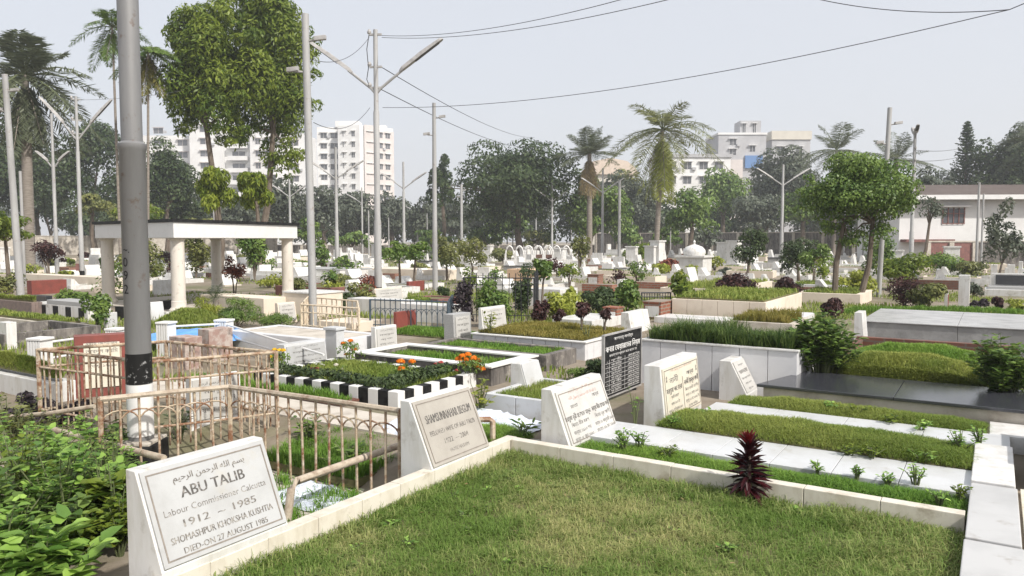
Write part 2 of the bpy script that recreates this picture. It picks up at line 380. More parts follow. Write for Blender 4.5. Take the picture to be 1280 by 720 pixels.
def blades(x0, x1, y0, y1, n, h, w, z=0.0, lean=0.5, dry=None, zf=None, tv=0.18, base=0.3, clump=0.0, patch=0.55):
    """grass blades rooted in a rectangle"""
    P = np.stack([RNG.uniform(x0, x1, n), RNG.uniform(y0, y1, n), np.full(n, z)], 1)
    if clump:
        k = max(4, int(n * 0.02)); C = P[RNG.integers(0, n, k)]
        sel = RNG.random(n) < clump
        P[sel, :2] = C[RNG.integers(0, k, sel.sum()), :2] + RNG.normal(0, 0.018, (sel.sum(), 2))
        P[:, 0] = np.clip(P[:, 0], x0, x1); P[:, 1] = np.clip(P[:, 1], y0, y1)
    if patch and n > 200:
        pn = vnoise(P[:, 0], P[:, 1], 4.5, 14) * 0.6 + vnoise(P[:, 0], P[:, 1], 12, 15) * 0.4
        P = P[RNG.random(n) < np.clip(1.0 - patch * 3.2 * np.clip(0.42 - pn, 0, 1), 0.12, 1)]; n = len(P)
    if zf is not None: P[:, 2] = zf(P[:, 0], P[:, 1])
    th = RNG.uniform(0, 2 * np.pi, n); hh = h * RNG.uniform(0.45, 1.35, n) * (0.6 + 0.8 * vnoise(P[:, 0], P[:, 1], 5, 33)); ln = lean * RNG.uniform(0.2, 1.3, n)
    d = np.stack([np.cos(th), np.sin(th), np.zeros(n)], 1); sd = np.stack([-np.sin(th), np.cos(th), np.zeros(n)], 1)
    up = np.array([0, 0, 1.0])
    ww = (w * RNG.uniform(0.7, 1.3, n))[:, None] * 0.5
    m = P + d * (hh * ln * 0.35)[:, None] + up * (hh * 0.6)[:, None]
    tip = P + d * (hh * ln)[:, None] + up * (hh * np.clip(1.0 - 0.35 * ln, 0.15, 1))[:, None]
    V = np.empty((n, 5, 3)); V[:, 0] = P - sd * ww; V[:, 1] = P + sd * ww; V[:, 2] = m + sd * ww * 0.8; V[:, 3] = m - sd * ww * 0.8; V[:, 4] = tip
    b = np.arange(n)[:, None] * 5
    Q = b + np.array([0, 1, 2, 3]); T = b + np.array([3, 2, 4])
    t = base + RNG.normal(0, tv, n)
    if dry is not None: t = t + 1.25 * dry(P[:, 0], P[:, 1])
    return V.reshape(-1, 3), Q, T, np.repeat(np.clip(t, 0, 1), 5)
def vnoise(x, y, f, seed=0):
    """smooth value noise"""
    g = np.random.default_rng(seed).random((64, 64))
    X = x * f + 31.7; Y = y * f + 17.3
    xi = np.floor(X).astype(int); yi = np.floor(Y).astype(int); fx = X - xi; fy = Y - yi
    fx = fx * fx * (3 - 2 * fx); fy = fy * fy * (3 - 2 * fy)
    G = lambda a, b: g[a % 64, b % 64]
    return (G(xi, yi) * (1 - fx) + G(xi + 1, yi) * fx) * (1 - fy) + (G(xi, yi + 1) * (1 - fx) + G(xi + 1, yi + 1) * fx) * fy
def grass(name, parent, mat_, *a, loc=(0, 0, 0), rot=0.0, **k):
    V, Q, T, t = blades(*a, **k)
    o = link(name, npmesh(name, V, Q, T, t), mat_, parent, loc, rot)
    o['kind'] = 'stuff'
    return o

# ------------------------------------------------------------------ lettering
def arabic(s):
    """letters in their joined presentation forms, in drawing order"""
    fin_only = set('اأإآدذرزوؤةى')
    out = []
    for wd in s.split(' '):
        g = []
        for i, ch in enumerate(wd):
            nm = unicodedata.name(ch)
            prev = i > 0 and wd[i - 1] not in fin_only
            nxt = i < len(wd) - 1 and ch not in fin_only
            form = ('MEDIAL' if prev and nxt else 'FINAL' if prev else 'INITIAL' if nxt else 'ISOLATED')
            try: g.append(unicodedata.lookup(nm + ' ' + form + ' FORM'))
            except KeyError: g.append(ch)
        out.append(''.join(reversed(g)))
    return ' '.join(reversed(out))
def text_raw(s, res=2):
    c = bpy.data.curves.new('lettering', 'FONT'); c.body = s; c.size = 1.0; c.resolution_u = res
    o = bpy.data.objects.new('lettering', c)
    m = o.to_mesh()
    V = np.array([v.co[:] for v in m.vertices]); Fc = [tuple(p.vertices) for p in m.polygons]
    o.to_mesh_clear(); bpy.data.objects.remove(o); bpy.data.curves.remove(c)
    return V, Fc
def put_text(mb, s, o, ex, ey, n, size, width=None, align='C', lift=0.0022, shear=0.0, bold=0.0):
    """write s with its baseline through o (ex right, ey up, n out of the face)"""
    V, Fc = text_raw(s)
    if len(V) == 0: return
    V = V.copy(); w = V[:, 0].max() - V[:, 0].min(); V[:, 0] -= V[:, 0].min()
    kx = size if width is None else width / w
    V[:, 0] *= kx; V[:, 1] *= size; w *= kx
    V[:, 0] += shear * V[:, 1]
    if align == 'C': V[:, 0] -= w / 2
    o, ex, ey, n = Vector(o), Vector(ex), Vector(ey), Vector(n)
    offs = [(0, 0)] if not bold else [(-bold, 0, 0), (bold, 0, 0.0003)]
    for k, q in enumerate(offs):
        mb.add([o + ex * (p[0] + q[0]) + ey * p[1] + n * (lift + 0.0004 * k) for p in V], Fc)
BIS = 'بسم الله الرحمن الرحيم'
KAL = 'لا اله الا الله محمد رسول الله'
# ================================================================== SETTING
def ground_z(x, y):
    s, t = ST((x, y))
    # the trampled strip beside the foreground kerb lies lower than the paths beyond
    a = np.clip((-3.25 - s) / 0.15, 0, 1) * np.clip((4.5 - t) / 0.4, 0, 1) * np.clip((s + 6.6) / 0.6, 0, 1) * np.clip((t + 0.5) / 0.5, 0, 1)
    return -0.17 * a
gx = np.concatenate([-np.geomspace(600, 10, 14), np.arange(-8, 6.01, 0.2), np.geomspace(8, 600, 14)])
gy = np.concatenate([np.array([-25, -8, -3]), np.arange(-1, 12.01, 0.2), np.geomspace(13, 600, 18)])
mb = MB()
for yy in gy:
    for xx in gx: mb.v.append((xx, yy, float(ground_z(xx, yy)) - 0.012))
nx = len(gx)
for j in range(len(gy) - 1):
    for i in range(nx - 1): mb.f.append((j * nx + i, j * nx + i + 1, (j + 1) * nx + i + 1, (j + 1) * nx + i))
M_ground = mat('ground_dust', (0.24, 0.205, 0.16), 0.95, (0.15, 0.115, 0.08), 1.6, 0.4, 0.65, 0.5, 25, c3=(0.105, 0.11, 0.045), scale3=0.5, lo3=0.5, hi3=0.7)
tag(mk('ground', mb, M_ground), kind='structure')

# ================================================================== GENERIC GRAVE PIECES (local x runs along the row, local y across)
def kerb_mesh(lx, ly, z0, z1, kw, tile=0.0, sides='NSEW'):
    mb = MB(); g = 0.003
    def run(x0, x1, y0, y1, along):
        if not tile: mb.box(x0, x1, y0, y1, z0, z1); return
        L = (x1 - x0) if along == 'x' else (y1 - y0); n = max(1, round(L / tile)); d = L / n
        for i in range(n):
            if along == 'x': mb.box(x0 + i * d + g * (i > 0), x0 + (i + 1) * d - g, y0, y1, z0, z1)
            else: mb.box(x0, x1, y0 + i * d + g * (i > 0), y0 + (i + 1) * d - g, z0, z1)
    if 'S' in sides: run(0, lx, 0, kw, 'x')
    if 'N' in sides: run(0, lx, ly - kw, ly, 'x')
    if 'W' in sides: run(0, kw, kw + 0.002, ly - kw - 0.002, 'y')
    if 'E' in sides: run(lx - kw, lx, kw + 0.002, ly - kw - 0.002, 'y')
    return mb
def bed(label, loc, rot, lx, ly, h, kw, kmat, gmat=None, gn=0, gh=0.06, gw=0.006, tile=0.0, fill=-0.03, group=None, z0=-0.1, soil=None, name='grave_bed', crown=0.0, base=0.4, lean=0.6):
    t = thing(name, label, 'grave bed', loc, rot, group)
    mk('kerb', kerb_mesh(lx, ly, z0, h, kw, tile), kmat, t, bevel=0.006 if h > 0.05 else 0)
    zf = h + fill
    if crown:
        s = MB(); n = 12; m = 8
        X = np.linspace(kw, lx - kw, n); Y = np.linspace(kw, ly - kw, m)
        f = lambda x, y: zf + crown * np.sin(np.pi * np.clip((x - kw) / (lx - 2 * kw), 0, 1)) ** 0.5 * np.sin(np.pi * np.clip((y - kw) / (ly - 2 * kw), 0, 1)) ** 0.5
        for y in Y:
            for x in X: s.v.append((x, y, float(f(x, y))))
        for j in range(m - 1):
            for i in range(n - 1): s.f.append((j * n + i, j * n + i + 1, (j + 1) * n + i + 1, (j + 1) * n + i))
        mk('soil', s, soil or M_drysoil, t, smooth=True)
    else:
        f = None
        mk('soil', MB().box(kw + 0.003, lx - kw - 0.003, kw + 0.005, ly - kw - 0.005, z0, zf), soil or M_drysoil, t)
    if gmat is not None and gn:
        grass('turf', t, gmat, kw, lx - kw, kw, ly - kw, gn, gh, gw, z=zf, zf=f, base=base, lean=lean, dry=lambda x, y: (vnoise(x, y, 3, 5) - 0.5) * 0.6)
    return t
def stone_frame(db, dt, h):
    """face frame of a slanted headstone: foot, up, normal (local x faces the reader)"""
    up = Vector((-(db - dt), 0, h)); L = up.length; up.normalize()
    n = Vector((up.z, 0, -up.x))
    return up, n, L
def headstone(label, loc, rot, w, h, db, dt, bmat, pmat=None, lines=(), margin=0.03, border=None, name='headstone', group=None, basez=0.0, thick=0.012, ink=None, z0=-0.15, capmat=None, extra=None):
    """local origin: foot of the face at its near end; local +x out of the face, +y along the stone"""
    t = thing(name, label, 'headstone', loc, rot, group)
    mk('body', MB().ext_y([(0, z0), (0, basez), (-(db - dt), h), (-db, h), (-db, z0)], 0, w), bmat, t, bevel=0.004)
    up, n, L = stone_frame(db, dt, h - basez)
    o = Vector((0, 0, basez))
    ey = Vector((0, 1, 0))
    if capmat is not None:
        mk('cap', MB().box(-db - 0.008, -(db - dt) + 0.012, -0.008, w + 0.008, h + 0.001, h + 0.016), capmat, t, bevel=0.003)
    if pmat is not None:
        m = margin
        mk('plaque', MB().obox(o + up * m + ey * m + n * 0.001, ey, up, n, w - 2 * m, L - 2 * m, thick), pmat, t, bevel=0.002)
        if border is not None:
            b = MB(); q = m + 0.022; bw = 0.007; f = o + n * (thick + 0.001)
            x0, x1, y0, y1 = q, w - q, q, L - q
            for (a0, a1, c0, c1) in ((x0, x1, y0, y0 + bw), (x0, x1, y1 - bw, y1), (x0, x0 + bw, y0 + bw, y1 - bw), (x1 - bw, x1, y0 + bw, y1 - bw)):
                b.obox(f + ey * a0 + up * c0, ey, up, n, a1 - a0, c1 - c0, 0.0025)
            mk('border', b, border, t)
    mbs = {}
    for ln in lines:
        s, fy, fs, kw = ln[0], ln[1], ln[2], (ln[3] if len(ln) > 3 else {})
        k2 = dict(kw); fx = k2.pop('x', 0.5); mm = k2.pop('m', ink or M_ink); fw = k2.pop('w', None)
        b = MB(); mbs[len(mbs)] = (b, mm)
        put_text(b, s, o + ey * (w * fx) + up * (L * fy), ey, up, n, fs * L, None if fw is None else fw * w, lift=(thick if pmat is not None else 0) + 0.002, **k2)
    if extra: extra(t, o, ey, up, n, L, w)
    for b, mm in mbs.values():
        if b.v: mk('lettering', b, mm, t)
    return t

# ================================================================== CLOSE PLOT: lawn, kerbs, two slanted stones
LAWN_S0, LAWN_S1, LAWN_T1 = -3.17, -0.10, 4.95
mb = MB(); n = 30
for j in range(n):
    for i in range(n):
        s = LAWN_S0 + (LAWN_S1 - LAWN_S0) * i / (n - 1); t = 0.9 + (LAWN_T1 - 0.9) * j / (n - 1)
        p = W(s, t, 0.004 + 0.025 * float(vnoise(np.array(s), np.array(t), 1.5, 3)))
        mb.v.append(tuple(p))
for j in range(n - 1):
    for i in range(n - 1): mb.f.append((j * n + i, j * n + i + 1, (j + 1) * n + i + 1, (j + 1) * n + i))
tag(mk('lawn', mb, M_drysoil, smooth=True), kind='structure')
lz = lambda x, y: 0.004 + 0.025 * vnoise(x, y, 1.5, 3)
def lawn_dry(x, y):
    # worn, straw-coloured middle, lusher along the kerbs
    e = np.minimum(np.minimum(LAWN_T1 - y, x - LAWN_S0), LAWN_S1 - x)
    return np.clip(e * 0.18, 0, 0.14) + (vnoise(x, y, 1.9, 9) - 0.5) * 0.75 + (vnoise(x, y, 7, 2) - 0.5) * 0.4 - 0.12
o = grass('grass', None, G_lawn, LAWN_S0, LAWN_S1, 1.9, LAWN_T1, 120000, 0.050, 0.0036, zf=lz, lean=1.5, dry=lawn_dry, tv=0.24, base=0.17, clump=0.45, rot=A)
o = grass('tall_grass', None, G_lawn, LAWN_S0, LAWN_S1, LAWN_T1 - 0.28, LAWN_T1, 4000, 0.075, 0.0045, zf=lz, lean=1.1, rot=A, base=0.2)
o = grass('tall_grass', None, G_lawn, LAWN_S0, LAWN_S0 + 0.16, 1.9, LAWN_T1, 2200, 0.07, 0.0045, zf=lz, lean=0.9, rot=A, base=0.3)
o = grass('tall_grass', None, G_lawn, LAWN_S1 - 0.5, LAWN_S1, 3.6, LAWN_T1, 3000, 0.085, 0.0045, zf=lz, lean=1.2, rot=A, base=0.2)

t = thing('grave_kerb', 'long cream tiled kerb with an inner corner round the large lawn', 'kerb')
def kerbrun(p0, p1, wdt, z0, z1, tile):
    """tiles along s,t line p0->p1, width to the outside"""
    mb = MB(); a = Vector(p0); b = Vector(p1); L = (b - a).length; n = max(1, round(L / tile)); d = (b - a) / L; q = Vector((-d.y, d.x)) * wdt
    for i in range(n):
        u = a + d * (L / n * i + 0.0015); v = a + d * (L / n * (i + 1) - 0.0015)
        poly = [W(*p) for p in (u, v, v + q, u + q)]
        mb.prism([(p.x, p.y) for p in poly], z0, z1 + random.uniform(-0.0015, 0.0015))
    return mb
mk('kerb_run', kerbrun((-3.17, 1.2), (-3.17, 5.05), 0.09, -0.2, 0.14, 0.36), M_cream, t, bevel=0.004)
mk('kerb_run', kerbrun((-3.165, 4.95), (-0.10, 4.95), 0.085, -0.1, 0.14, 0.42), M_cream, t, bevel=0.004)
t = thing('tiled_kerb', 'wide grey white slab kerb ending the lawn and grave row', 'kerb')
mk('slab', kerbrun((0.17, 0.8), (0.17, 4.55), 0.265, -0.1, 0.142, 1.9), M_kerbslab, t, bevel=0.006)
mk('slab', kerbrun((0.16, 4.56), (0.16, 5.62), 0.25, -0.1, 0.149, 1.1), M_kerbslab, t, bevel=0.006)
mk('slab', kerbrun((0.15, 5.63), (0.15, 6.70), 0.24, -0.1, 0.165, 1.1), M_white, t, bevel=0.006)
# the neighbour beyond the slab: sunken tiled path and a low white plinth
tag(mk('tiled_path', MB().box(0.19, 3.0, 0.5, 6.1, -0.12, 0.02), M_cream, None, (0, 0, 0), A), kind='structure')
tag(mk('low_plinth', MB().box(0.24, 1.8, 6.15, 7.25, -0.1, 0.30), M_white, None, (0, 0, 0), A, bevel=0.008), 'plain white low plinth beyond the end of the wide slab kerb', 'plinth')

BR = arabic(BIS)
headstone('white slanted headstone at the lawn kerb with pale grey English plaque, closest of all to the leafy weeds', W(-3.175, 2.0, 0.172), A, 0.735, 0.445, 0.27, 0.075, M_white, M_plaque,
    [(BR, 0.80, 0.09, dict(w=0.56, m=M_inkfade, bold=0.001)), ('ABU TALIB', 0.625, 0.155, dict(w=0.50, bold=0.0016)), ('Labour Commissioner Calcutta', 0.485, 0.095, dict(w=0.80, m=M_inkfade)),
     ('1912', 0.345, 0.105, dict(x=0.31, w=0.19, m=M_inkfade, bold=0.001)), ('~', 0.345, 0.105, dict(w=0.06, m=M_inkfade)), ('1985', 0.345, 0.105, dict(x=0.69, w=0.19, m=M_inkfade, bold=0.001)), ('SHOMASHPUR KHOKSHA KUSHTIA', 0.215, 0.095, dict(w=0.80, m=M_inkfade, bold=0.001)), ('DIED-ON 27 AUGUST 1985', 0.10, 0.085, dict(w=0.66, m=M_inkfade, bold=0.0008))],
    margin=0.012, border=M_trimgrey)['label'] = 'white slanted headstone with pale grey plaque in English, beside the leafy weeds'
headstone('white slanted headstone with beige English plaque, standing where the railing meets the lawn kerb', W(-3.175, 3.98, 0.14), A, 0.69, 0.45, 0.28, 0.08, M_white, M_plaquebeige,
    [('SHAMSUNNAHAR BEGUM', 0.62, 0.175, dict(w=0.76, bold=0.0016)), ('BELOVED WIFE OF ABU TALIB', 0.44, 0.10, dict(w=0.76, m=M_inkfade, bold=0.001)), ('1922', 0.285, 0.105, dict(x=0.37, w=0.14, m=M_inkfade, bold=0.001)), ('—', 0.285, 0.105, dict(w=0.08, m=M_inkfade)), ('2004', 0.285, 0.105, dict(x=0.63, w=0.14, m=M_inkfade, bold=0.001)), ('MORE HASHIM', 0.15, 0.075, dict(w=0.32, m=M_inkfade))],
    margin=0.012, border=M_trimgrey)
tag(mk('trampled_floor', MB().box(-5.3, -3.28, 3.1, 4.93, -0.2, -0.165), M_palecon, None, (0, 0, 0), A), kind='structure')
# pale concrete slab at the foot of the weeds
tag(mk('paving_slab', MB().box(-4.2, -3.27, 0.9, 1.93, -0.15, -0.02), M_palecon, None, (0, 0, 0), A), kind='structure')

# ================================================================== ROW OF GRAVES BEYOND THE LAWN
def mound(label, s0, s1, t0, t1, z, hgt, gmat, gn, gh, gw, base=0.35, name='grave_mound', lean=1.35, pw=0.35):
    gn = int(gn * 1.5); gw *= 0.8
    t = thing(name, label, 'grave mound', W(s0, t0), A)
    lx, ly = s1 - s0, t1 - t0
    f = lambda x, y: z + hgt * np.clip(np.sin(np.pi * np.clip(x / lx, 0, 1)), 0, 1) ** pw * np.clip(np.sin(np.pi * np.clip(y / ly, 0, 1)), 0, 1) ** 0.6
    s = MB(); n, m = 24, 10
    for j in range(m):
        for i in range(n):
            x = lx * i / (n - 1); y = ly * j / (m - 1); s.v.append((x, y, float(f(np.array(x), np.array(y)))))
    for j in range(m - 1):
        for i in range(n - 1): s.f.append((j * n + i, j * n + i + 1, (j + 1) * n + i + 1, (j + 1) * n + i))
    mk('soil', s, M_drysoil, t, smooth=True)
    grass('turf', t, gmat, 0.0, lx, 0.0, ly, gn, gh, gw, zf=f, base=base, lean=lean, dry=lambda x, y: (vnoise(x, y, 2.5, 4) - 0.5) * 0.8)
    return t
def tiles(label, s0, s1, t0, t1, z, tl, m, name='tiled_slab', z0=-0.1):
    t = MB(); n = max(1, round((s1 - s0) / tl)); d = (s1 - s0) / n
    for i in range(n): t.box(i * d + 0.002, (i + 1) * d - 0.002, 0, t1 - t0, z0, z)
    return tag(mk(name, t, m, None, W(s0, t0), A, bevel=0.003), label, 'slab')
mound('lush green strip of turf directly behind the cream lawn kerb', -2.72, -0.11, 5.05, 5.44, 0.06, 0.03, G_fresh, 13000, 0.055, 0.005, 0.35)
tiles('white tiled slab between the lush strip and the taller turf mound', -2.95, -0.08, 5.45, 6.02, 0.12, 0.42, M_whiteslab)
mound('broad turf mound in front of the upright cream plaque headstone', -2.40, -0.09, 6.03, 6.72, 0.12, 0.07, G_olive, 22000, 0.045, 0.005, 0.25)
tiles('white tiled slab running from the small slanted headstone', -2.25, 0.14, 6.73, 7.22, 0.13, 0.6, M_whiteslab)
mound('thin turf strip along the dirty wall under the black granite', -2.15, -0.02, 7.23, 7.72, 0.10, 0.05, G_olive, 13000, 0.045, 0.005, 0.25)
tag(mk('tiled_slab', MB().box(0.0, 0.35, 7.225, 7.74, -0.1, 0.125), M_white, None, (0, 0, 0), A, bevel=0.004), 'small white tile closing the thin turf strip', 'slab')
t = thing('granite_ledge', 'polished black granite ledge on a dirty concrete wall', 'ledge', W(-2.0, 7.74), A)
mk('wall', MB().prism([(0.06, 0.03), (2.6, 0.03), (2.6, 1.0), (0.32, 1.0)], -0.1, 0.215), M_palecon, t)
mk('granite_top', MB().prism([(0.0, 0.0), (1.24, 0.0), (1.24, 1.06), (0.26, 1.06)], 0.22, 0.25), M_granite, t, bevel=0.004)
mk('granite_top', MB().prism([(1.244, 0.0), (2.7, 0.0), (2.7, 1.06), (1.244, 1.06)], 0.22, 0.25), M_granite, t, bevel=0.004)
def hedge(label, s0, s1, t0, t1, z, h, lm, n, lf):
    t = thing('grass_hedge', label, 'hedge', W(s0, t0), A)
    lx, ly = s1 - s0, t1 - t0
    f = lambda x, y: z + h * np.clip(np.sin(np.pi * np.clip(x / lx, 0, 1)), 0, 1) ** 0.25 * np.clip(np.sin(np.pi * np.clip(y / ly, 0, 1)), 0, 1) ** 0.3
    s = MB(); a, b = 30, 14
    for j in range(b):
        for i in range(a):
            x = lx * i / (a - 1); y = ly * j / (b - 1); s.v.append((x, y, float(f(np.array(x), np.array(y))) - 0.02))
    for j in range(b - 1):
        for i in range(a - 1): s.f.append((j * a + i, j * a + i + 1, (j + 1) * a + i + 1, (j + 1) * a + i))
    mk('mound', s, M_drysoil, t, smooth=True)
    # extra blades on the steep rims
    V, Q, T, tt = blades(0, lx, 0, ly, n, lf, 0.006, zf=f, lean=0.9, base=0.62, dry=lambda x, y: (vnoise(x, y, 3, 8) - 0.5) * 0.7)
    y = RNG.random(n // 2) ** 2 * ly * 0.12
    V2, Q2, T2, t2 = blades(0, lx, 0, ly * 0.1, n // 2, lf, 0.006, zf=f, lean=1.2, base=0.62, dry=lambda x, y: (vnoise(x, y, 3, 8) - 0.5) * 0.7)
    o = link('turf', npmesh('turf', np.concatenate([V, V2]), np.concatenate([Q, Q2 + len(V)]), np.concatenate([T, T2 + len(V)]), np.concatenate([tt, t2])), lm, t)
    o['kind'] = 'stuff'
tag(mk('soil', MB().box(-1.9, 0.6, 8.85, 12.9, -0.1, 0.03), M_soil, None, (0, 0, 0), A), kind='structure')
hedge('yellowish rounded turf hedge just behind the black granite', -1.62, 0.05, 8.95, 9.80, 0.08, 0.33, G_olive, 26000, 0.055)
hedge('deep green rounded turf hedge before the low brick wall', -1.55, 0.10, 10.0, 10.9, 0.08, 0.31, G_fresh, 22000, 0.055)
tag(mk('brick_wall', MB().box(0, 1.9, 0, 0.11, -0.1, 0.35).box(0, 0.09, -1.2, -0.003, -0.1, 0.32), M_pathbrick, None, W(-1.62, 11.5), A), 'low dark brick wall between the turf hedge and grey marble slab', 'brick wall')
t = thing('marble_tomb', 'large flat grey marble tomb slab behind the low brick wall', 'tomb', W(-1.75, 12.95), A)
mk('slab', MB().box(0, 1.3, 0, 2.5, -0.1, 0.42).box(1.304, 4.6, 0, 2.5, -0.1, 0.42), M_marblegrey, t, bevel=0.006)
mk('top_panel', MB().box(-0.02, 1.3, -0.02, 2.5, 0.423, 0.44).box(1.304, 4.6, -0.02, 2.5, 0.423, 0.44), mat('pale_marble_top', (0.44, 0.44, 0.435), 0.25, (0.36, 0.36, 0.36), 3, 0.45, 0.6), t, bevel=0.004)

headstone('narrow leaning white marker at the end of the grey marble tomb', W(-1.60, 12.28, 0.0), A, 0.42, 0.62, 0.16, 0.10, M_white)
# upright stones of this row
BN = lambda s: s
headstone('grey white headstone with Bengali plaque in two columns, just behind the cream kerb', W(-2.72, 5.12, 0.06), A, 0.87, 0.47, 0.27, 0.09, M_white, M_plaquewhite,
    [(BR, 0.875, 0.06, dict(w=0.5, m=M_inkred)), (arabic(KAL), 0.76, 0.07, dict(w=0.56, m=M_inkred)),
     ('মাতা', 0.62, 0.08, dict(x=0.28, w=0.14)), ('আব্বা', 0.68, 0.08, dict(x=0.74, w=0.14)),
     ('মরহুমা নূরী হোসেন খাতুন', 0.455, 0.10, dict(x=0.30, w=0.50, bold=0.001)), ('মরহুম মীর হাসেম আলী', 0.465, 0.10, dict(x=0.77, w=0.38, bold=0.001)),
     ('িপতাঃ মীর বকস', 0.34, 0.08, dict(x=0.30, w=0.34)), ('িপতাঃ নূর আলী', 0.34, 0.08, dict(x=0.76, w=0.32)),
     ('জন্মঃ ১৯১০ সন', 0.22, 0.08, dict(x=0.30, w=0.34)), ('জন্মঃ ০১ জানুয়ারী ১৯০৬', 0.22, 0.08, dict(x=0.76, w=0.40)),
     ('মৃত্যুঃ ০৫ জুন ১৯৮৩', 0.11, 0.08, dict(x=0.30, w=0.36)), ('মৃত্যুঃ ০৯ মে ১৯৯০', 0.11, 0.08, dict(x=0.76, w=0.40))],
    margin=0.03, border=M_trimgrey)
def divider(t, o, ey, up, n, L, w):
    mk('dividing_line', MB().obox(o + ey * (w * 0.5) + up * (L * 0.08) + n * 0.0145, ey, up, n, 0.005, L * 0.62, 0.002), M_trimgrey, t)
    # small lamp emblem in each upper corner
    for fx in (0.10, 0.90):
        b = MB()
        c = o + ey * (w * fx) + up * (L * 0.76) + n * 0.0145
        b.obox(c - ey * 0.012 - up * 0.03, ey, up, n, 0.024, 0.018, 0.002)
        b.obox(c - ey * 0.006 - up * 0.012, ey, up, n, 0.012, 0.035, 0.002)
        b.obox(c - ey * 0.016 + up * 0.005, ey, up, n, 0.032, 0.008, 0.0024)
        mk('emblem', b, M_inkfade, t)
headstone('tall upright headstone with cream Bengali plaque in two columns, beside the black notice board', W(-2.47, 6.45, 0.02), A, 1.0, 0.54, 0.21, 0.15, M_white, M_plaquecream,
    [(arabic(KAL), 0.855, 0.055, dict(w=0.56, m=M_inkred)), ('নানী', 0.66, 0.13, dict(x=0.28, w=0.22, bold=0.001)), ('আব্বা', 0.69, 0.10, dict(x=0.72, w=0.2, bold=0.001)),
     ('মরহুমা জোহরা', 0.505, 0.12, dict(x=0.28, w=0.40, bold=0.0015)), ('কাজী ইয়াকুব আলী', 0.535, 0.12, dict(x=0.74, w=0.40, bold=0.0015)),
     ('স্বামী ওয়াহেদ', 0.40, 0.07, dict(x=0.28, w=0.20)), ('জন্ম ১৯২০ ইং', 0.29, 0.07, dict(x=0.28, w=0.22)), ('মৃত্যু ৯ ডিসেম্বর ১৯৮৫', 0.18, 0.07, dict(x=0.28, w=0.36)), ('সোমবার ভোর', 0.08, 0.06, dict(x=0.30, w=0.2)),
     ('িপতা কাজী মহসীন', 0.42, 0.07, dict(x=0.74, w=0.38)), ('জন্ম ০১ মার্চ ১৯১৮', 0.32, 0.07, dict(x=0.74, w=0.36)), ('মৃত্যু ২২ মে ১৯৯৯ ইং', 0.22, 0.07, dict(x=0.74, w=0.38)), ('রোজ শনিবার', 0.12, 0.06, dict(x=0.74, w=0.24))],
    margin=0.03, border=M_trimgrey, extra=divider)
headstone('small steeply slanted white headstone before the grey tiled wall', W(-2.17, 8.02, 0.06), A, 0.42, 0.35, 0.30, 0.12, M_white, M_plaquewhite,
    [('মরহুম', 0.80, 0.06, dict(w=0.4)), ('ফাতেমা', 0.58, 0.15, dict(w=0.7, bold=0.002)), ('িপতা আবুল কাশেম', 0.42, 0.07, dict(w=0.7)), ('জন্ম ১৯৫০', 0.27, 0.07, dict(w=0.5)), ('মৃত্যু ১৯৯০', 0.12, 0.07, dict(w=0.4))],
    margin=0.02)
# black notice board
t = thing('notice_board', 'black notice board lettered white, standing behind the two column stones', 'notice board', W(-3.40, 7.12), A)
mk('panel', MB().box(-0.02, 0.0, 0, 0.96, 0.05, 0.70), M_blackpaint, t, bevel=0.002)
mk('frame', MB().box(-0.025, 0.008, -0.015, -0.001, 0.03, 0.715).box(-0.025, 0.008, 0.961, 0.975, 0.03, 0.715).box(-0.025, 0.008, -0.001, 0.961, 0.701, 0.715).box(-0.025, 0.008, -0.001, 0.961, 0.035, 0.049), M_lampgrey, t)
for y in (0.06, 0.88): mk('leg', MB().box(-0.06, -0.026, y, y + 0.03, -0.1, 0.4), M_iron, t)
ey, ez, ex = Vector((0, 1, 0)), Vector((0, 0, 1)), Vector((1, 0, 0))
def nb(s, *a, **k):
    b = MB(); put_text(b, s, *a, **k); mk('lettering', b, M_whitepaint, t)
nb('আসসালামু আলাইকুম', (0, 0.48, 0.635), ey, ez, ex, 0.045, 0.5)
nb('কবর েযয়ারেতর িনয়ম', (0, 0.48, 0.525), ey, ez, ex, 0.085, 0.9, bold=0.003)
nb('কবরস্থােন প্রেবশ কের পড়েত হয়', (0, 0.48, 0.47), ey, ez, ex, 0.036, 0.72)
rows = ['দরুদ শরীফ', 'সূরা ফািতহা', 'আয়াতুল কুরিস', 'সূরা ইখলাস', 'সূরা তাকাসুর', 'দরুদ শরীফ', 'েমানাজাত', 'সূরা ইয়ািসন']
for i, s in enumerate(rows):
    z = 0.415 - i * 0.047
    nb('১২৩৪৫৬৭৮'[i], (0, 0.07, z), ey, ez, ex, 0.03)
    nb(s, (0, 0.30, z), ey, ez, ex, 0.034, 0.26); nb('একবার পড়া উত্তম', (0, 0.76, z), ey, ez, ex, 0.034, 0.32)
    mk('ruled_line', MB().box(0.0005, 0.0015, 0.03, 0.93, z - 0.012, z - 0.009), M_whitepaint, t)
for y in (0.12, 0.52): mk('ruled_line', MB().box(0.0005, 0.0019, y, y + 0.004, 0.07, 0.44), M_whitepaint, t)

# grey tiled planter wall with tall grass behind the small stone
t = thing('planter', 'long grey tiled planter filled with tall dark grass', 'planter', W(-3.62, 8.45), A)
mk('kerb', kerb_mesh(1.86, 0.85, -0.1, 0.50, 0.05, 0.31), M_greytile, t, bevel=0.003)
mk('coping', MB().box(-0.015, 1.875, -0.015, 0.055, 0.502, 0.522), M_white, t, bevel=0.003)
mk('soil', MB().box(0.06, 1.80, 0.06, 0.79, 0, 0.47), M_soil, t)
grass('foliage', t, G_tall, 0.08, 1.78, 0.08, 0.78, 9000, 0.23, 0.009, z=0.47, lean=0.8, base=0.4, clump=0.7, tv=0.3)


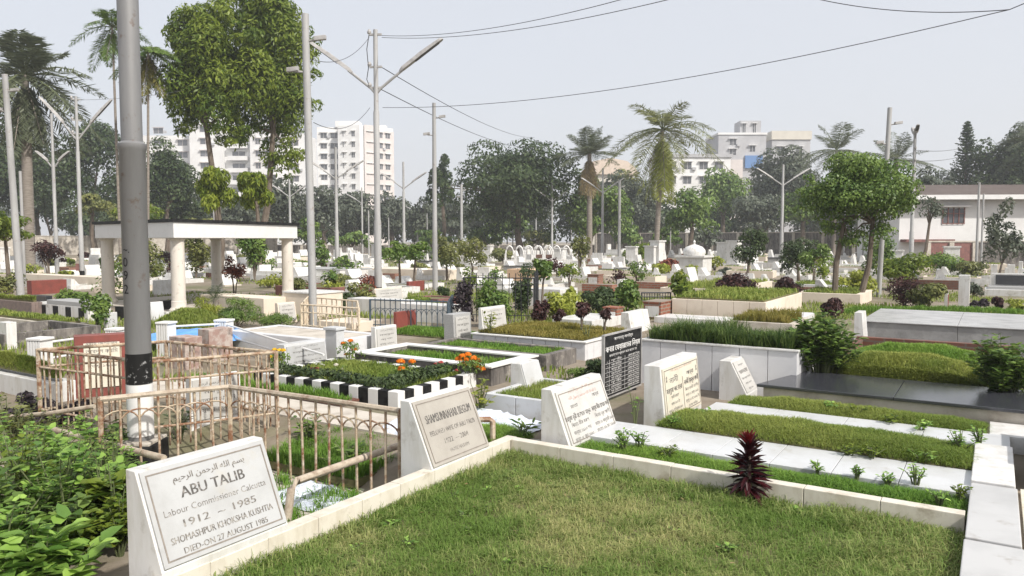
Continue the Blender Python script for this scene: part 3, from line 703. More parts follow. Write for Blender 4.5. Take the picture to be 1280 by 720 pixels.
# little strip graves between the lawn kerb and the next column
bed('low white tiled bed of thin turf behind the beige plaque stone', W(-4.22, 6.12), A, 0.72, 1.05, 0.19, 0.06, M_whiteslab, G_olive, 3500, 0.05, 0.005, 0.3, -0.03)
headstone('small blank white block headstone at the head of the thin turf bed', W(-4.10, 6.72, 0.15), A, 0.36, 0.25, 0.20, 0.12, M_white, M_whiteslab, [], margin=0.004)
mound('bright green turf patch before the white plastic sheet', -4.05, -3.3, 5.02, 5.55, 0.0, 0.06, G_fresh, 6500, 0.06, 0.005, 0.45)
def sheet(label, p, lx, ly, m, hgt=0.05, seed=1, name='plastic_sheet', rot=A):
    mb = MB(); n, k = 26, 14
    for j in range(k):
        for i in range(n):
            x = lx * i / (n - 1); y = ly * j / (k - 1)
            e = min(1, min(i, n - 1 - i, j, k - 1 - j) / 2)
            mb.v.append((x + random.uniform(-.01, .01), y + random.uniform(-.01, .01), 0.004 + e * (hgt * float(vnoise(np.array(x), np.array(y), 7, seed)) + 0.4 * hgt * random.random())))
    for j in range(k - 1):
        for i in range(n - 1): mb.f.append((j * n + i, j * n + i + 1, (j + 1) * n + i + 1, (j + 1) * n + i))
    return tag(mk(name, mb, m, None, p, rot, smooth=True), label, 'sheet')
sheet('crumpled white plastic sheet below the low tiled bed', W(-4.35, 5.56, 0.0), 0.95, 0.48, M_cloth, 0.07)
# ================================================================== RAILINGS, POLES, SMALL GRAVES MEASURED FROM THEIR NEAR CORNER
def railing(label, pts, ztop, zbot, gap, m, rails=(), rr=0.016, br=0.008, postr=0.02, arch=None, group=None, name='grave_railing', closed=False, postz=None, spikes=0.0, railmat=None, cat='railing'):
    p0 = Vector((pts[0][0], pts[0][1], 0)); t = thing(name, label, cat, p0, 0, group)
    P = [Vector((p[0], p[1], 0)) - p0 for p in pts]
    segs = [(P[i], P[i + 1]) for i in range(len(P) - 1)] + ([(P[-1], P[0])] if closed else [])
    up = Vector((0, 0, 1)); bar0 = None
    for a, b in segs:
        for z in (ztop,) + tuple(rails):
            mk('rail', MB().tube([a + up * z, (a + b) / 2 + up * (z + random.uniform(-.004, .004)), b + up * z], rr if z == ztop else rr * 0.7, 7), railmat or m, t, smooth=True)
        L = (b - a).length; n = max(2, round(L / gap)); d = (b - a) / n
        for i in range(1, n):
            p = a + d * i
            if bar0 is None:
                bar0 = mk('bar', MB().tube([(0, 0, zbot), (0, 0, ztop + spikes)], br, 6), m, t, smooth=True); bar0.location = p
            else:
                c = bar0.copy(); COL.objects.link(c); c.parent = t; c.location = p; c.rotation_euler = (random.uniform(-.02, .02), random.uniform(-.02, .02), 0)
        if arch:
            mb = MB(); z0, z1 = arch
            for i in range(n - 1):
                u, v = a + d * i, a + d * (i + 2)
                mb.tube([u + (v - u) * (0.5 - 0.5 * math.cos(math.pi * k / 8)) + up * (z0 + (z1 - z0) * math.sin(math.pi * k / 8)) for k in range(9)], br * 0.7, 5)
            mk('arch_band', mb, m, t, smooth=True)
    for p in P:
        mk('post', MB().tube([p + up * zbot, p + up * (ztop + (postz or 0.01))], postr, 7), m, t, smooth=True)
    return t
K = W(-5.26, 3.95)
railing('rusty cream iron railing with interlaced arches behind the two English headstones', [(-3.11, 5.67), (K.x, K.y), tuple(W(-3.50, 4.03)[:2])], 0.50, -0.2, 0.135, M_rust, rr=0.021, br=0.010, arch=(0.30, 0.40), postr=0.02, railmat=M_pipe)
def pipe(label, pts, r, m, name='iron_pipe'):
    p0 = Vector(pts[0]); return tag(mk(name, MB().tube([Vector(p) - p0 for p in pts], r, 9), m, None, p0, smooth=True), label, 'pipe')
pipe('thick peeling pipe rail sloping across the rusty arched railing', [W(-3.83, 3.28, -0.19), W(-3.83, 3.33, 0.08), W(-3.85, 3.40, 0.11), W(-3.87, 4.0, 0.105), W(-3.88, 4.6, 0.10)], 0.027, M_pipe)
pipe('thick peeling pipe rail lying low behind the leafy weeds', [at(62, 536, 0.1), at(132, 554, 0.1), at(205, 573, 0.09)], 0.026, M_pipe)
pipe('thin bent pipe among the weeds before the red headstone', [at(12, 521, 0.15), at(60, 517, 0.22), at(118, 508, 0.3)], 0.020, M_pipe)
pipe('short rusty pipe elbow sticking out beside the beige plaque headstone', [W(-3.75, 4.95, 0.22), W(-3.45, 5.08, 0.235), W(-3.43, 5.09, 0.22), W(-3.43, 5.09, -0.05)], 0.024, M_rust)
railing('rusty barred railing enclosing the red headstone and its white neighbour', [(-4.41, 7.02), (-3.06, 6.31), (-2.15, 6.87), (-3.48, 7.60)], 0.68, -0.05, 0.085, M_rust, rails=(0.12, 0.52), rr=0.016, br=0.0075, postr=0.021, closed=True)
# stones inside that railing
headstone('dark red headstone with cream Bengali plaque inside the rusty barred railing', at(92, 498, 0.0) + Vector((0.0, 0.05, 0)), R(-58), 0.52, 0.66, 0.20, 0.16, M_redtile, M_plaquecream,
    [('মরহুম আলহাজ্ব', 0.84, 0.07, dict(w=0.6)), ('আবদুল করিম', 0.70, 0.09, dict(w=0.6)), ('জন্ম ১৯২৫', 0.58, 0.06, dict(w=0.5)), ('মৃত্যু ১৯৮৯', 0.47, 0.06, dict(w=0.55))], margin=0.085)
headstone('white inscribed headstone caught between the rusty bars', atD(238, 480, 6.95) * Vector((1, 1, 0)), R(-42), 0.50, 0.42, 0.10, 0.08, M_whitepaint, M_plaquewhite,
    [(BR, 0.82, 0.09, dict(w=0.7)), ('মরহুমা', 0.62, 0.13, dict(w=0.5)), ('রাবেয়া খাতুন', 0.42, 0.13, dict(w=0.75)), ('মৃত্যু ১৯৯১', 0.22, 0.1, dict(w=0.6))], margin=0.02)

def corner(spec, z0=0.0, du=None, dv=None):
    px, py, wl, wr, hp = spec
    p = at(px, py, z0); D, x = p.y, p.x
    if du is None:
        k = x / D - wl / F; du = (wl / F * D) / (-SU * k + CU)
    if dv is None:
        k = x / D + wr / F; den = -SU - k * CU; dv = (wr / F * D) / den if den > 0.05 else 1.0
    return p, D, du, dv, hp * D / F
UX, VY = Vector((CU, SU, 0)), Vector((-SU, CU, 0))
def cbed(label, spec, kw, kmat, gmat=None, gn=0, gh=0.07, gw=0.012, z0=0.0, du=None, dv=None, group=None, **k):
    p, D, du, dv, h = corner(spec, z0, du, dv)
    return bed(label, p - UX * du - Vector((0, 0, z0)), A, du, dv, h + z0, kw, kmat, gmat, gn, gh, gw, group=group, **k)
def cstone(label, spec, slant, bmat, pmat=None, lines=(), z0=0.0, du=None, dv=None, group=None, **k):
    p, D, du, dv, h = corner(spec, z0, du, dv)
    return headstone(label, p, A, dv, h, du, du * (1 - slant), bmat, pmat, lines, group=group, z0=-0.1, **k)
def cblock(name, label, cat, spec, m, z0=0.0, du=None, dv=None, group=None, cap=None, bevel=0.006):
    p, D, du, dv, h = corner(spec, z0, du, dv); o = p - UX * du
    b = MB().box(0, du, 0, dv, -0.1, h)
    if cap is None:
        return tag(mk(name, b, m, None, o, A, bevel), label, cat, group)
    t = thing(name, label, cat, o, A, group)
    mk('body', b, m, t, bevel=bevel); mk('cap', MB().box(-0.02, du + 0.02, -0.02, dv + 0.02, h + 0.002, h + 0.04), cap, t, bevel=bevel)
    return t
GL = lambda a, b, n=3: [(s, 0.80 - 0.2 * i, 0.09, dict(w=0.55 + 0.12 * (i % 2))) for i, s in enumerate(([BR, a, b, 'মৃত্যু ১৯৯২'])[:n])]

# ---- striped kerb bed with marigolds
t = thing('striped_bed', 'flower bed with black and white striped kerb and marigolds', 'flower bed', W(-7.3, 5.82), A)
lx, ly = 2.22, 1.38
wk, bk = MB(), MB(); nseg = 16
for i in range(nseg):
    (bk if i % 2 == 0 else wk).box(lx / nseg * i, lx / nseg * (i + 1) - 0.001, 0, 0.11, -0.1, 0.155)
    (bk if i % 2 == 0 else wk).box(lx / nseg * i, lx / nseg * (i + 1) - 0.001, ly - 0.11, ly, -0.1, 0.155)
for i in range(8):
    y0 = 0.112 + (ly - 0.224) / 8 * i; y1 = 0.112 + (ly - 0.224) / 8 * (i + 1) - 0.001
    (bk if i % 2 == 0 else wk).box(lx - 0.11, lx - 0.001, y0, y1, -0.1, 0.155); (bk if i % 2 == 0 else wk).box(0, 0.11, y0, y1, -0.1, 0.155)
mk('white_kerb_block', wk, M_whitepaint, t, bevel=0.006); mk('black_kerb_block', bk, M_blackpaint, t, bevel=0.006)
mk('soil', MB().box(0.112, lx - 0.112, 0.112, ly - 0.112, -0.1, 0.12), M_drysoil, t)
grass('turf', t, G_olive, 0.12, lx - 0.12, 0.12, ly - 0.12, 16000, 0.06, 0.007, z=0.12, base=0.25, lean=0.7, dry=lambda x, y: (vnoise(x, y, 2.5, 4) - 0.5) * 0.7)
V, Q, tt = merge([blob_leaves([(x, random.uniform(0.14, 0.24), 0.17, 0.16, 0.10, 0.08) for x in np.arange(0.2, 2.1, 0.16)], 2600, 0.045, 0.02),
                  blob_leaves([(random.uniform(1.86, 2.0), y, 0.18, 0.11, 0.14, 0.10) for y in np.arange(0.2, 1.3, 0.16)], 1800, 0.045, 0.02)])
o = link('foliage', npmesh('border_foliage', V, Q, None, tt), L_dark, t); o['kind'] = 'stuff'
def marigold(label, base, h, heads, pm, group=None, n=260, spread=0.13):
    t = thing('marigold_plant', label, 'flower', base, 0, group)
    V, Q, tt = blob_leaves([(random.uniform(-.6, .6) * spread, random.uniform(-.6, .6) * spread, h * random.uniform(.3, .75), spread * .7, spread * .7, h * .25) for _ in range(7)], n, 0.05, 0.016)
    o = link('foliage', npmesh('foliage', V, Q, None, tt), L_mid, t); o['kind'] = 'stuff'
    for hx, hy, hz, hr in heads:
        d = rdir(170); d[:, 2] = np.abs(d[:, 2]) * 0.9 - 0.15; rr = RNG.uniform(0.55, 1.0, 170)
        P = np.array([hx, hy, hz]) + d * np.array([hr, hr, hr * 0.8]) * rr[:, None]
        V, Q = leaf_quads(P, unit(d + rdir(170) * 0.5), rdir(170), hr * 0.62, hr * 0.5)
        link('flower_head', npmesh('flower_head', V, Q, None, np.repeat(RNG.random(170), 4)), pm, t)
        mk('stalk', MB().tube([(hx * 0.3, hy * 0.3, 0.02), (hx * 0.8, hy * 0.8, hz * 0.6), (hx, hy, hz - hr * 0.5)], 0.005, 5), M_stem, t)
def zof(px, py, D): return H + ray(px, py)[2] / ray(px, py)[1] * D
def mplant(label, px, pyb, zb, heads, pm, hr, group, **k):
    b = at(px, pyb, zb); D = b.y
    hs = []
    for hx, hy in heads:
        q = atD(hx, hy, D + random.uniform(-.05, .05)) - b; hs.append((q.x, q.y, q.z, hr * random.uniform(.85, 1.1)))
    marigold(label, b, max(h[2] for h in hs), hs, pm, group, **k)
mplant('orange marigold with three blooms at the striped kerb corner', 503, 478, 0.12, [(501, 452), (515, 452), (502, 461)], P_orange, 0.046, 'orange marigolds in the striped bed')
mplant('tall orange marigold with many blooms at the right-hand kerb end', 588, 470, 0.12, [(578, 445), (585, 443), (592, 448), (598, 451), (580, 455), (602, 461), (574, 449), (588, 452), (595, 457), (583, 449)], P_orange, 0.046, 'orange marigolds in the striped bed', n=420, spread=0.2)

mplant('orange yellow marigold bush behind the pale inscribed stone', 436, 452, 0.12, [(429, 429), (443, 437), (438, 426), (433, 443)], P_orange, 0.038, 'orange marigolds in the striped bed', spread=0.17)
mplant('yellow marigold by the rusty railing corner post', 347, 462, 0.12, [(343, 437), (349, 438), (354, 438), (348, 450), (339, 446)], P_yellow, 0.036, 'yellow marigolds by the railing')
mplant('small pink red flower plant inside the striped bed', 392, 466, 0.12, [(390, 461), (396, 461)], P_red, 0.030, 'small flowers in the striped bed', n=120, spread=0.08)
mplant('small cream white flower plant inside the striped bed', 424, 464, 0.12, [(420, 456), (428, 462)], P_white, 0.028, 'small flowers in the striped bed', n=120, spread=0.08)
mplant('low plant with faded pink blooms near the striped kerb end', 548, 470, 0.12, [(545, 455), (551, 453), (571, 463)], P_red, 0.030, 'small flowers in the striped bed', n=260, spread=0.16)
for o in COL.objects:
    if o.get('label', '').startswith('tall orange marigold'): o['label'] = 'tall orange marigold with a cluster of blooms near the beige plaque stone'

# ---- beds behind it
bed('white topped bed with dark stained sides and green turf, above the marigolds', W(-7.12, 7.30), A, 2.18, 1.05, 0.20, 0.13, M_concrete, G_fresh, 5000, 0.06, 0.008, fill=-0.07)
mk_c = thing('white_coping', 'flat white coping on the dark stained bed behind the marigolds', 'coping', W(-7.14, 7.28, 0.203), A)
mk('coping_run', kerb_mesh(2.22, 1.09, 0, 0.022, 0.16), M_whitepaint, mk_c, bevel=0.003)
bed('low dirty concrete bed of turf next to the white tile bed', W(-7.0, 8.52), A, 2.1, 0.85, 0.20, 0.10, M_concrete, G_fresh, 5000, 0.06, 0.008, fill=-0.05)
bed('raised grey tile bed with white coping and yellowed turf', W(-6.85, 9.6), A, 1.97, 1.6, 0.235, 0.06, M_greytile, G_yellow, 16000, 0.06, 0.008, tile=0.22, fill=0.03, crown=0.03)
c = thing('white_coping', 'thin white coping on the grey tile bed of yellowed turf', 'coping', W(-6.87, 9.58, 0.237), A)
mk('coping_run', kerb_mesh(2.01, 1.64, 0, 0.02, 0.09), M_whitepaint, c, bevel=0.003)
cstone('white slanted headstone on the yellowed turf bed', (604, 414, 6, 30, 29), 0.5, M_white, M_plaquewhite, GL('মরহুম', 'আলী আহমদ'), z0=0.25)
cstone('white headstone with black square inset beside the white topped bed', (470, 438, 6, 27, 29), 0.2, M_white, M_plaquewhite, GL('মরহুম', 'আবু সাঈদ', 4), z0=0.1)
cblock('black_inset', 'black square panel set in the white headstone side', 'panel', (468.6, 425, 4, 1, 10), M_blackpaint, z0=0.1, dv=0.02)
cstone('grey granite headstone with white inscribed panel by the black iron fence', (568, 431, 13, 22, 38), 0.12, M_greycon, M_plaquewhite, GL('মরহুম', 'হাজী আমিন', 4), margin=0.05)
cstone('plain white headstone above the notice board, at the planter', (790, 417, 14, 24, 26), 0.35, M_white, None)

cstone('dark green sided headstone with white slanted face beside the leafy shrub', (1003, 472, 26, 34, 44), 0.55, M_green, M_white, [], margin=0.0)
# ---- the pole close by
def pole(label, loc, h, r0, r1, m, step=None, bands=(), cctv=True, group=None, lean=(0, 0), rot=0.0, name='steel_pole'):
    t = thing(name, label, 'pole', loc, rot, group)
    L = Vector((lean[0], lean[1], 0))
    if step:
        mk('pole_shaft', MB().lathe([(r0, -0.1), (r0, step), (r0 * 1.08, step + 0.01), (r0 * 1.08, step + 0.05), (r1, step + 0.07), (r1 * 0.98, h)], 20), m, t, smooth=True)
    else:
        mk('pole_shaft', MB().tube([Vector((0, 0, -0.1)), Vector((0, 0, h)) + L], [r0, r1], 10), m, t, smooth=True)
    for z0, z1, bm in bands:
        mk('painted_band', MB().lathe([(r0 * 1.012, z0), (r0 * 1.012, z1)], 20), bm, t, smooth=True)
    if cctv:
        for sg, dz in ((1, 0.05), (-1, 0.62)):
            q = Vector((0, 0, h - 0.45 - dz)) + L * (1 - (0.45 + dz) / h)
            mk('bracket', MB().tube([q, q + Vector((sg * 0.22, -0.03, 0.02))], 0.022, 6), M_lampgrey, t)
            mk('camera_box', MB().obox(q + Vector((sg * 0.16 - (0.2 if sg < 0 else 0), -0.07, 0.0)), (1, 0, 0.12), (0, 1, 0), (0, 0, 1), 0.22, 0.09, 0.08), M_lampgrey, t, bevel=0.006)
    return t
pl = pole('thick grey steel pole with stencilled digits and a black band, rising past the picture top', (-3.02, 6.10, 0), 6.3, 0.098, 0.080, M_steel, step=2.41, cctv=True)
mk('painted_band', MB().lathe([(0.0995, 0.545), (0.0995, 0.79)], 24), mat('chipped_black_band', (0.012, 0.012, 0.012), 0.5, (0.25, 0.25, 0.25), 26, 0.60, 0.64, spec=0.2), pl, smooth=True)
mk('painted_band', MB().lathe([(0.0995, 0.12), (0.0995, 0.54)], 24), M_whitepaint, pl, smooth=True)
mk('plinth', MB().box(-0.17, 0.15, -0.17, 0.17, -0.2, 0.06), M_blackpaint, pl, bevel=0.01)
mk('plinth_cap', MB().box(-0.16, 0.14, -0.16, 0.16, 0.062, 0.085), M_palecon, pl, bevel=0.004)
b = MB()
# stencilled digits painted one below the other, wrapped on the shaft
def wrap(s, z, size, ang, r, mir=1):
    V, Fc = text_raw(s, 3); w = V[:, 0].max() - V[:, 0].min(); V[:, 0] -= V[:, 0].min() + w / 2
    out = []
    for p in V:
        a = ang + mir * p[0] * size / r
        out.append((math.sin(a) * r, -math.cos(a) * r, z + mir * p[1] * size))
    b.add(out, Fc)
for s, z in (('0', 1.49), ('9', 1.385), ('2', 1.275)): wrap(s, z, 0.105, R(-22), 0.1003)
wrap('~.', 1.60, 0.08, R(-16), 0.1003)
mk('lettering', b, M_blackpaint, pl)
# ---- white low posts with pipes, tarp, blocks
def fpost(label, px, py, hp, wpx=22, group='fluted white corner posts of the low pipe fence'):
    p = at(px, py, 0); w = wpx * p.y / F / 1.3; h = hp * p.y / F
    t = thing('fence_post', label, 'post', p, A + R(20), group)
    mb = MB()
    for i in range(5):
        a0 = -w / 2 + w / 5 * i
        mb.box(a0, a0 + w / 5 * 0.72, -w / 2, w / 2, -0.1, h)
    mk('shaft', mb, M_whitepaint, t); mk('cap', MB().box(-w / 2 - .01, w / 2 + .01, -w / 2 - .01, w / 2 + .01, h + 0.001, h + 0.03), M_whitepaint, t, bevel=0.004)
    return p, h
fA = fpost('fluted white post before the black rimmed grave', 52, 470, 46, 26); fB = fpost('fluted white post beside the thick grey pole, over the red headstone', 146, 452, 40)
fC = fpost('fluted white post standing on the blue tarp edge', 209, 444, 40); fD = fpost('fluted white post behind the mottled stone blocks', 281, 434, 33)
def bars(label, a, b, r=0.015):
    p = Vector(a[0]); q = Vector(b[0])
    t = thing('pipe_rail', label, 'rail', p); d = q - p
    for k in (0.9, 0.45): mk('pipe', MB().tube([(0, 0, a[1] * k), d + Vector((0, 0, b[1] * k))], r, 8), M_whitepaint, t, smooth=True)
bars('white double pipe rail above the dark red headstone', fA, fB); bars('white double pipe rail over the blue tarp', fC, fD)
e = at(405, 470, 0.0); bars('white double pipe rail running to the pale inscribed stone', fD, (e, 0.30))
sheet('bright blue tarpaulin spread on the ground behind the white pipe rail', W(-11.6, 6.9, 0.16), 1.7, 1.6, M_tarp, 0.07, 3, 'tarpaulin', R(-42))
def turfhump(label, px, py, wpx, hgt, gm, gn, lyk=0.5, gh=0.07, rot=A):
    p = at(px, py, 0); lx = wpx * p.y / F; ly = lx * lyk
    t = thing('grave_mound', label, 'grave mound', p - Vector((lx / 2, 0, 0)), rot)
    f = lambda x, y: hgt * np.clip(np.sin(np.pi * np.clip(x / lx, 0, 1)), 0, 1) ** 0.5 * np.clip(np.sin(np.pi * np.clip(y / ly, 0, 1)), 0, 1) ** 0.5
    s = MB(); n = 14
    for j in range(n):
        for i in range(n):
            x = lx * i / (n - 1); y = ly * j / (n - 1); s.v.append((x, y, float(f(np.array(x), np.array(y)))))
    for j in range(n - 1):
        for i in range(n - 1): s.f.append((j * n + i, j * n + i + 1, (j + 1) * n + i + 1, (j + 1) * n + i))
    mk('soil', s, M_drysoil, t, smooth=True); grass('turf', t, gm, 0, lx, 0, ly, gn, gh, 0.012, zf=f, base=0.4)
turfhump('rounded mound of yellow olive turf beyond the blue tarp', 232, 409, 92, 0.32, G_olive, 7000, 0.6)
cblock('stone_block', 'mottled reddish stone block next to the fluted post', 'block', (232, 462, 20, 22, 40), M_mottled)
cblock('stone_block', 'dark mottled stone block behind the rusty railing top', 'block', (262, 452, 14, 30, 40), M_mottled)
cbed('pale grey white tiled grave with wide flat top behind the pale inscribed stone', (420, 452, 135, 8, 26), 0.12, M_greytile, None, 0, fill=-0.01, soil=M_palecon, dv=1.0)
cstone('pale grey wide inscribed headstone at the edge of the striped bed', (358, 462, 12, 52, 31), 0.2, M_whiteslab, M_plaque, GL('মরহুম আলহাজ্ব', 'নাজিম উদ্দিন', 4), z0=0.05)
cblock('white_pillar', 'short whitish square pillar behind the marigolds', 'pillar', (421, 455, 14, 10, 42), M_whiteslab, cap=M_whiteslab)

# ---- graves on the far side of the pole
cbed('grave with white kerb and bright olive turf beside the leafy weeds', (66, 503, 120, 30, 24), 0.08, M_white, G_olive, 16000, 0.045, 0.007, fill=0.03, crown=0.16, base=0.45)
cbed('grave rimmed with polished black stone, hollow inside', (6, 436, 60, 122, 18), 0.10, M_concrete, None, 0, fill=-0.22, soil=M_granite, z0=0.0)
cblock('white_pillar', 'narrow white inscribed marker at the corner of the black rimmed grave', 'marker', (9, 436, 10, 4, 33), M_white, dv=0.15)
cbed('turf topped grave with brown stone front', (40, 397, 60, 14, 19), 0.08, M_brownstone, G_olive, 2500, 0.08, 0.015, fill=0.04)
cbed('turf topped grave in front of the white pillared wall', (80, 415, 110, 30, 9), 0.08, M_palecon, G_olive, 2500, 0.08, 0.015, fill=0.04)
# pillared wall: white with black panels
p, D, du, dv, h = corner((110, 402, 73, 18, 18))
t = thing('pillared_wall', 'white low wall with black square panels', 'wall', p - UX * du, A)
mk('wall', MB().box(0, du, 0, 0.5, -0.1, h), M_white, t, bevel=0.006)
for i in range(4):
    x = du * (0.21 + 0.215 * i); mk('panel', MB().box(x, x + du * 0.09, -0.006, -0.001, h * 0.12, h * 0.9), M_blackpaint, t)
mk('coping', MB().box(du * 0.32, du + 0.05, 0.0, 0.5, h + 0.002, h + 0.09), M_greycon, t, bevel=0.005)
cblock('black_block', 'black stone block at the end of the pillared wall', 'block', (58, 386, 20, 8, 16), M_granite)
cstone('white square marker with black brush marks beside the thick pole', (133, 412, 3, 14, 21), 0.0, M_white, M_whiteslab, [('৫২', 0.35, 0.45, dict(w=0.5))], margin=0.005)
cblock('black_block', 'black stone box beside the marker with brush marks', 'block', (158, 400, 14, 6, 16), M_blackpaint)
cstone('white sloped headstone leaning just past the thick pole', (190, 402, 5, 17, 24), 0.55, M_white, M_whiteslab, [], margin=0.01)
cblock('black_block', 'black box tomb beside the gazebo column', 'block', (204, 390, 4, 16, 14), M_blackpaint)
cblock('white_block', 'small white box at the gazebo column foot', 'block', (208, 402, 3, 12, 12), M_white)
cblock('red_planter', 'red tiled planter below the dark red shrub', 'planter', (40, 368, 6, 44, 17), M_redtile)

# ---- gazebo
FQ, LQ, RQ = Vector((-7.55, 17.0, 0)), Vector((-10.95, 20.0, 0)), Vector((-6.0, 21.3, 0)); BQ = LQ + RQ - FQ
t = thing('gazebo', 'flat roofed white gazebo on four round columns', 'gazebo', FQ)
def quadprism(cs, z0, z1, grow=0.0):
    c = sum(cs, Vector()) / 4; P = []
    for q in cs:
        d = (q - c); P.append(tuple((q + d.normalized() * grow - FQ)[:2]))
    return MB().prism([P[0], P[1], P[2], P[3]], z0, z1)
cs = [FQ, RQ, BQ, LQ]
zr = 1.745
mk('roof', quadprism(cs, zr, zr + 0.36), M_creampaint if False else M_whitepaint, t, bevel=0.01)
mk('roof_edge', quadprism(cs, zr + 0.362, zr + 0.43, 0.06), M_blackpaint, t)
ctr = sum(cs, Vector()) / 4
colm = None
for q in cs:
    c = q + (ctr - q) * 0.11 - FQ
    mb = MB().lathe([(0.22, -0.1), (0.22, 0.10), (0.175, 0.15), (0.165, 0.17), (0.165, 0.30), (0.155, 0.31), (0.15, zr - 0.06), (0.18, zr - 0.03), (0.18, zr - 0.002)], 20)
    if colm is None: colm = mk('column', mb, M_column, t, smooth=True)
    o = colm if colm.get('used') is None else colm.copy()
    if o is colm: colm['used'] = 1
    else: COL.objects.link(o); o.parent = t
    o.location = c
tag(mk('plain_floor', quadprism(cs, -0.1, 0.05, 0.1), M_palecon, None, FQ), kind='structure')

# ---- centre
rw = at(377, 414, 0)
railing('cream painted low railing round a cream grave by the slim grey pole', [tuple(at(377, 414, 0)[:2]), tuple(at(449, 421, 0)[:2]), tuple(at(447, 408, 0)[:2]), tuple(at(385, 401, 0)[:2])], 0.50, 0.0, 0.16, M_creamiron, rails=(0.12, 0.36), rr=0.016, br=0.012, postr=0.02, closed=True)
cblock('grave_slab', 'cream rendered grave slab inside the cream railing', 'grave', (440, 416, 42, 6, 12), M_creampaint, dv=0.8)
cstone('small red brick marker behind the cream railing', (386, 399, 4, 40, 14), 0.0, M_brick)
cstone('wide white slanted headstone below the gazebo', (350, 404, 6, 22, 25), 0.5, M_creampaint, M_plaquewhite, GL('মরহুমা', 'আছিয়া', 3))
cblock('grave_tomb', 'boxy cream white tomb behind the cream railing', 'tomb', (395, 398, 40, 34, 30), M_creampaint, cap=M_white)
cbed('reddish stone edged bed under scrubby bushes', (410, 372, 66, 60, 12), 0.1, M_redwall, None)
railing('dark blue iron railing before the red slanted plaque', [tuple(at(463, 412, 0)[:2]), tuple(at(560, 416, 0)[:2]), tuple(at(566, 404, 0)[:2])], 0.57, 0.0, 0.11, M_blueiron, rails=(0.1,), rr=0.014, br=0.009, postr=0.022, arch=(0.30, 0.42), spikes=0.03)
cstone('red slanted plaque stone behind the dark blue railing', (495, 416, 3, 26, 26), 0.4, M_redtile, M_redtile, [], margin=0.01)
turfhump('flat green turf behind the dark blue railing', 540, 416, 130, 0.06, G_fresh, 6000, 0.35)
cblock('white_wall', 'low white wall behind the dark blue railing', 'wall', (570, 405, 70, 10, 22), M_white, dv=0.5)
cblock('white_wall', 'low white wall behind the lamp post foot', 'wall', (500, 396, 66, 10, 20), M_white, dv=0.5)
cstone('white slanted headstone beside the tall lamp post', (470, 380, 4, 34, 19), 0.4, M_creampaint, M_plaquewhite, GL('মরহুম', 'মান্নান', 3))
cblock('red_planter', 'dark red planter box before the low white tombs', 'planter', (511, 364, 3, 20, 12), M_redtile)
cbed('rust brown timber edged bed in front of the slim pole', (548, 384, 40, 8, 10), 0.1, M_redwall, None, dv=1.0)
railing('tall black spiked iron fence by the dark shrubs', [tuple(at(580, 402, 0)[:2]), tuple(at(668, 404, 0)[:2]), tuple(at(672, 392, 0)[:2])], 0.92, 0.0, 0.13, M_iron, rails=(0.15, 0.78), rr=0.012, br=0.010, postr=0.025, spikes=0.1, name='iron_fence', cat='fence')
cblock('peach_wall', 'peach painted low wall behind the black spiked fence', 'wall', (668, 354, 34, 5, 17), M_peach, dv=1.0)
cblock('white_wall', 'long white low wall past the little dark leaved tree', 'wall', (700, 384, 40, 22, 22), M_white)
cbed('white slab grave behind the two purple shrubs', (740, 413, 50, 38, 12), 0.3, M_white, None, fill=-0.005, soil=M_white)
# brick tombs
def brick_tomb(label, spec, pan=True, group=None):
    p, D, du, dv, h = corner(spec)
    t = thing('brick_tomb', label, 'tomb', p - UX * du, A, group)
    mk('body', MB().box(0, du, 0, dv, -0.1, h), M_brick, t, bevel=0.005)
    mk('cap', MB().box(-0.015, du + 0.015, -0.015, dv + 0.015, h + 0.002, h + 0.03), M_palecon if not pan else M_brick, t)
    if pan: mk('white_panel', MB().box(du * 0.12, du * 0.88, -0.012, -0.002, h * 0.1, h * 0.8), M_white, t)
    return t
brick_tomb('small orange brick tomb with white front panel behind the purple shrubs', (771, 406, 17, 8, 20))
brick_tomb('orange brick tomb with white front panel left of the cream tiled planter'.replace('left of', 'next to'), (826, 399, 22, 16, 20))
brick_tomb('brick tomb with white panel between far white walls', (748, 358, 14, 6, 14))
cblock('brick_wall', 'low stretch of orange brick wall before the far white tombs', 'brick wall', (765, 368, 38, 6, 12), M_brick, dv=0.4)
cblock('brick_wall', 'long low brick wall under the mesh fence', 'brick wall', (850, 362, 60, 5, 8), M_brick, dv=0.4)
railing('dark lattice fence panel beside the brick wall', [tuple(at(802, 380, 0)[:2]), tuple(at(838, 380, 0)[:2])], 0.30, 0.0, 0.07, M_iron, rails=(0.08, 0.19), rr=0.02, br=0.010, name='lattice_fence', cat='fence')
cbed('cream tiled long planter with dry turf top', (957, 403, 118, 45, 25), 0.06, M_creampaint, G_olive, 5000, 0.10, 0.02, tile=0.33, fill=0.03, base=0.5)
cbed('low white slab grave before the cream tiled planter', (912, 408, 95, 14, 7), 0.25, M_white, None, fill=-0.005, soil=M_whiteslab)
cbed('grey edged bed of scrubby yellow grass beside the tall grass planter', (990, 420, 82, 20, 15), 0.08, M_palecon, G_yellow, 4200, 0.14, 0.012, fill=0.0, base=0.3)
cblock('grave_slab', 'flat pale grey grave slab near the leafy shrub', 'grave', (1000, 406, 38, 18, 8), M_greytile)
cbed('cream wall bed with dry turf behind the dark crotons', (905, 372, 80, 60, 10), 0.1, M_creampaint, G_olive, 3000, 0.12, 0.02, fill=0.0, base=0.6)
cbed('white kerbed graves strip under the twin trunk tree', (1075, 382, 80, 20, 14), 0.12, M_creampaint, G_olive, 2500, 0.1, 0.02, fill=-0.02, dv=2.2)
cbed('white rimmed turf grave with a white top edge behind the leafy shrub', (1062, 366, 80, 14, 9), 0.15, M_white, G_olive, 2000, 0.1, 0.02, fill=-0.02, dv=2.0)
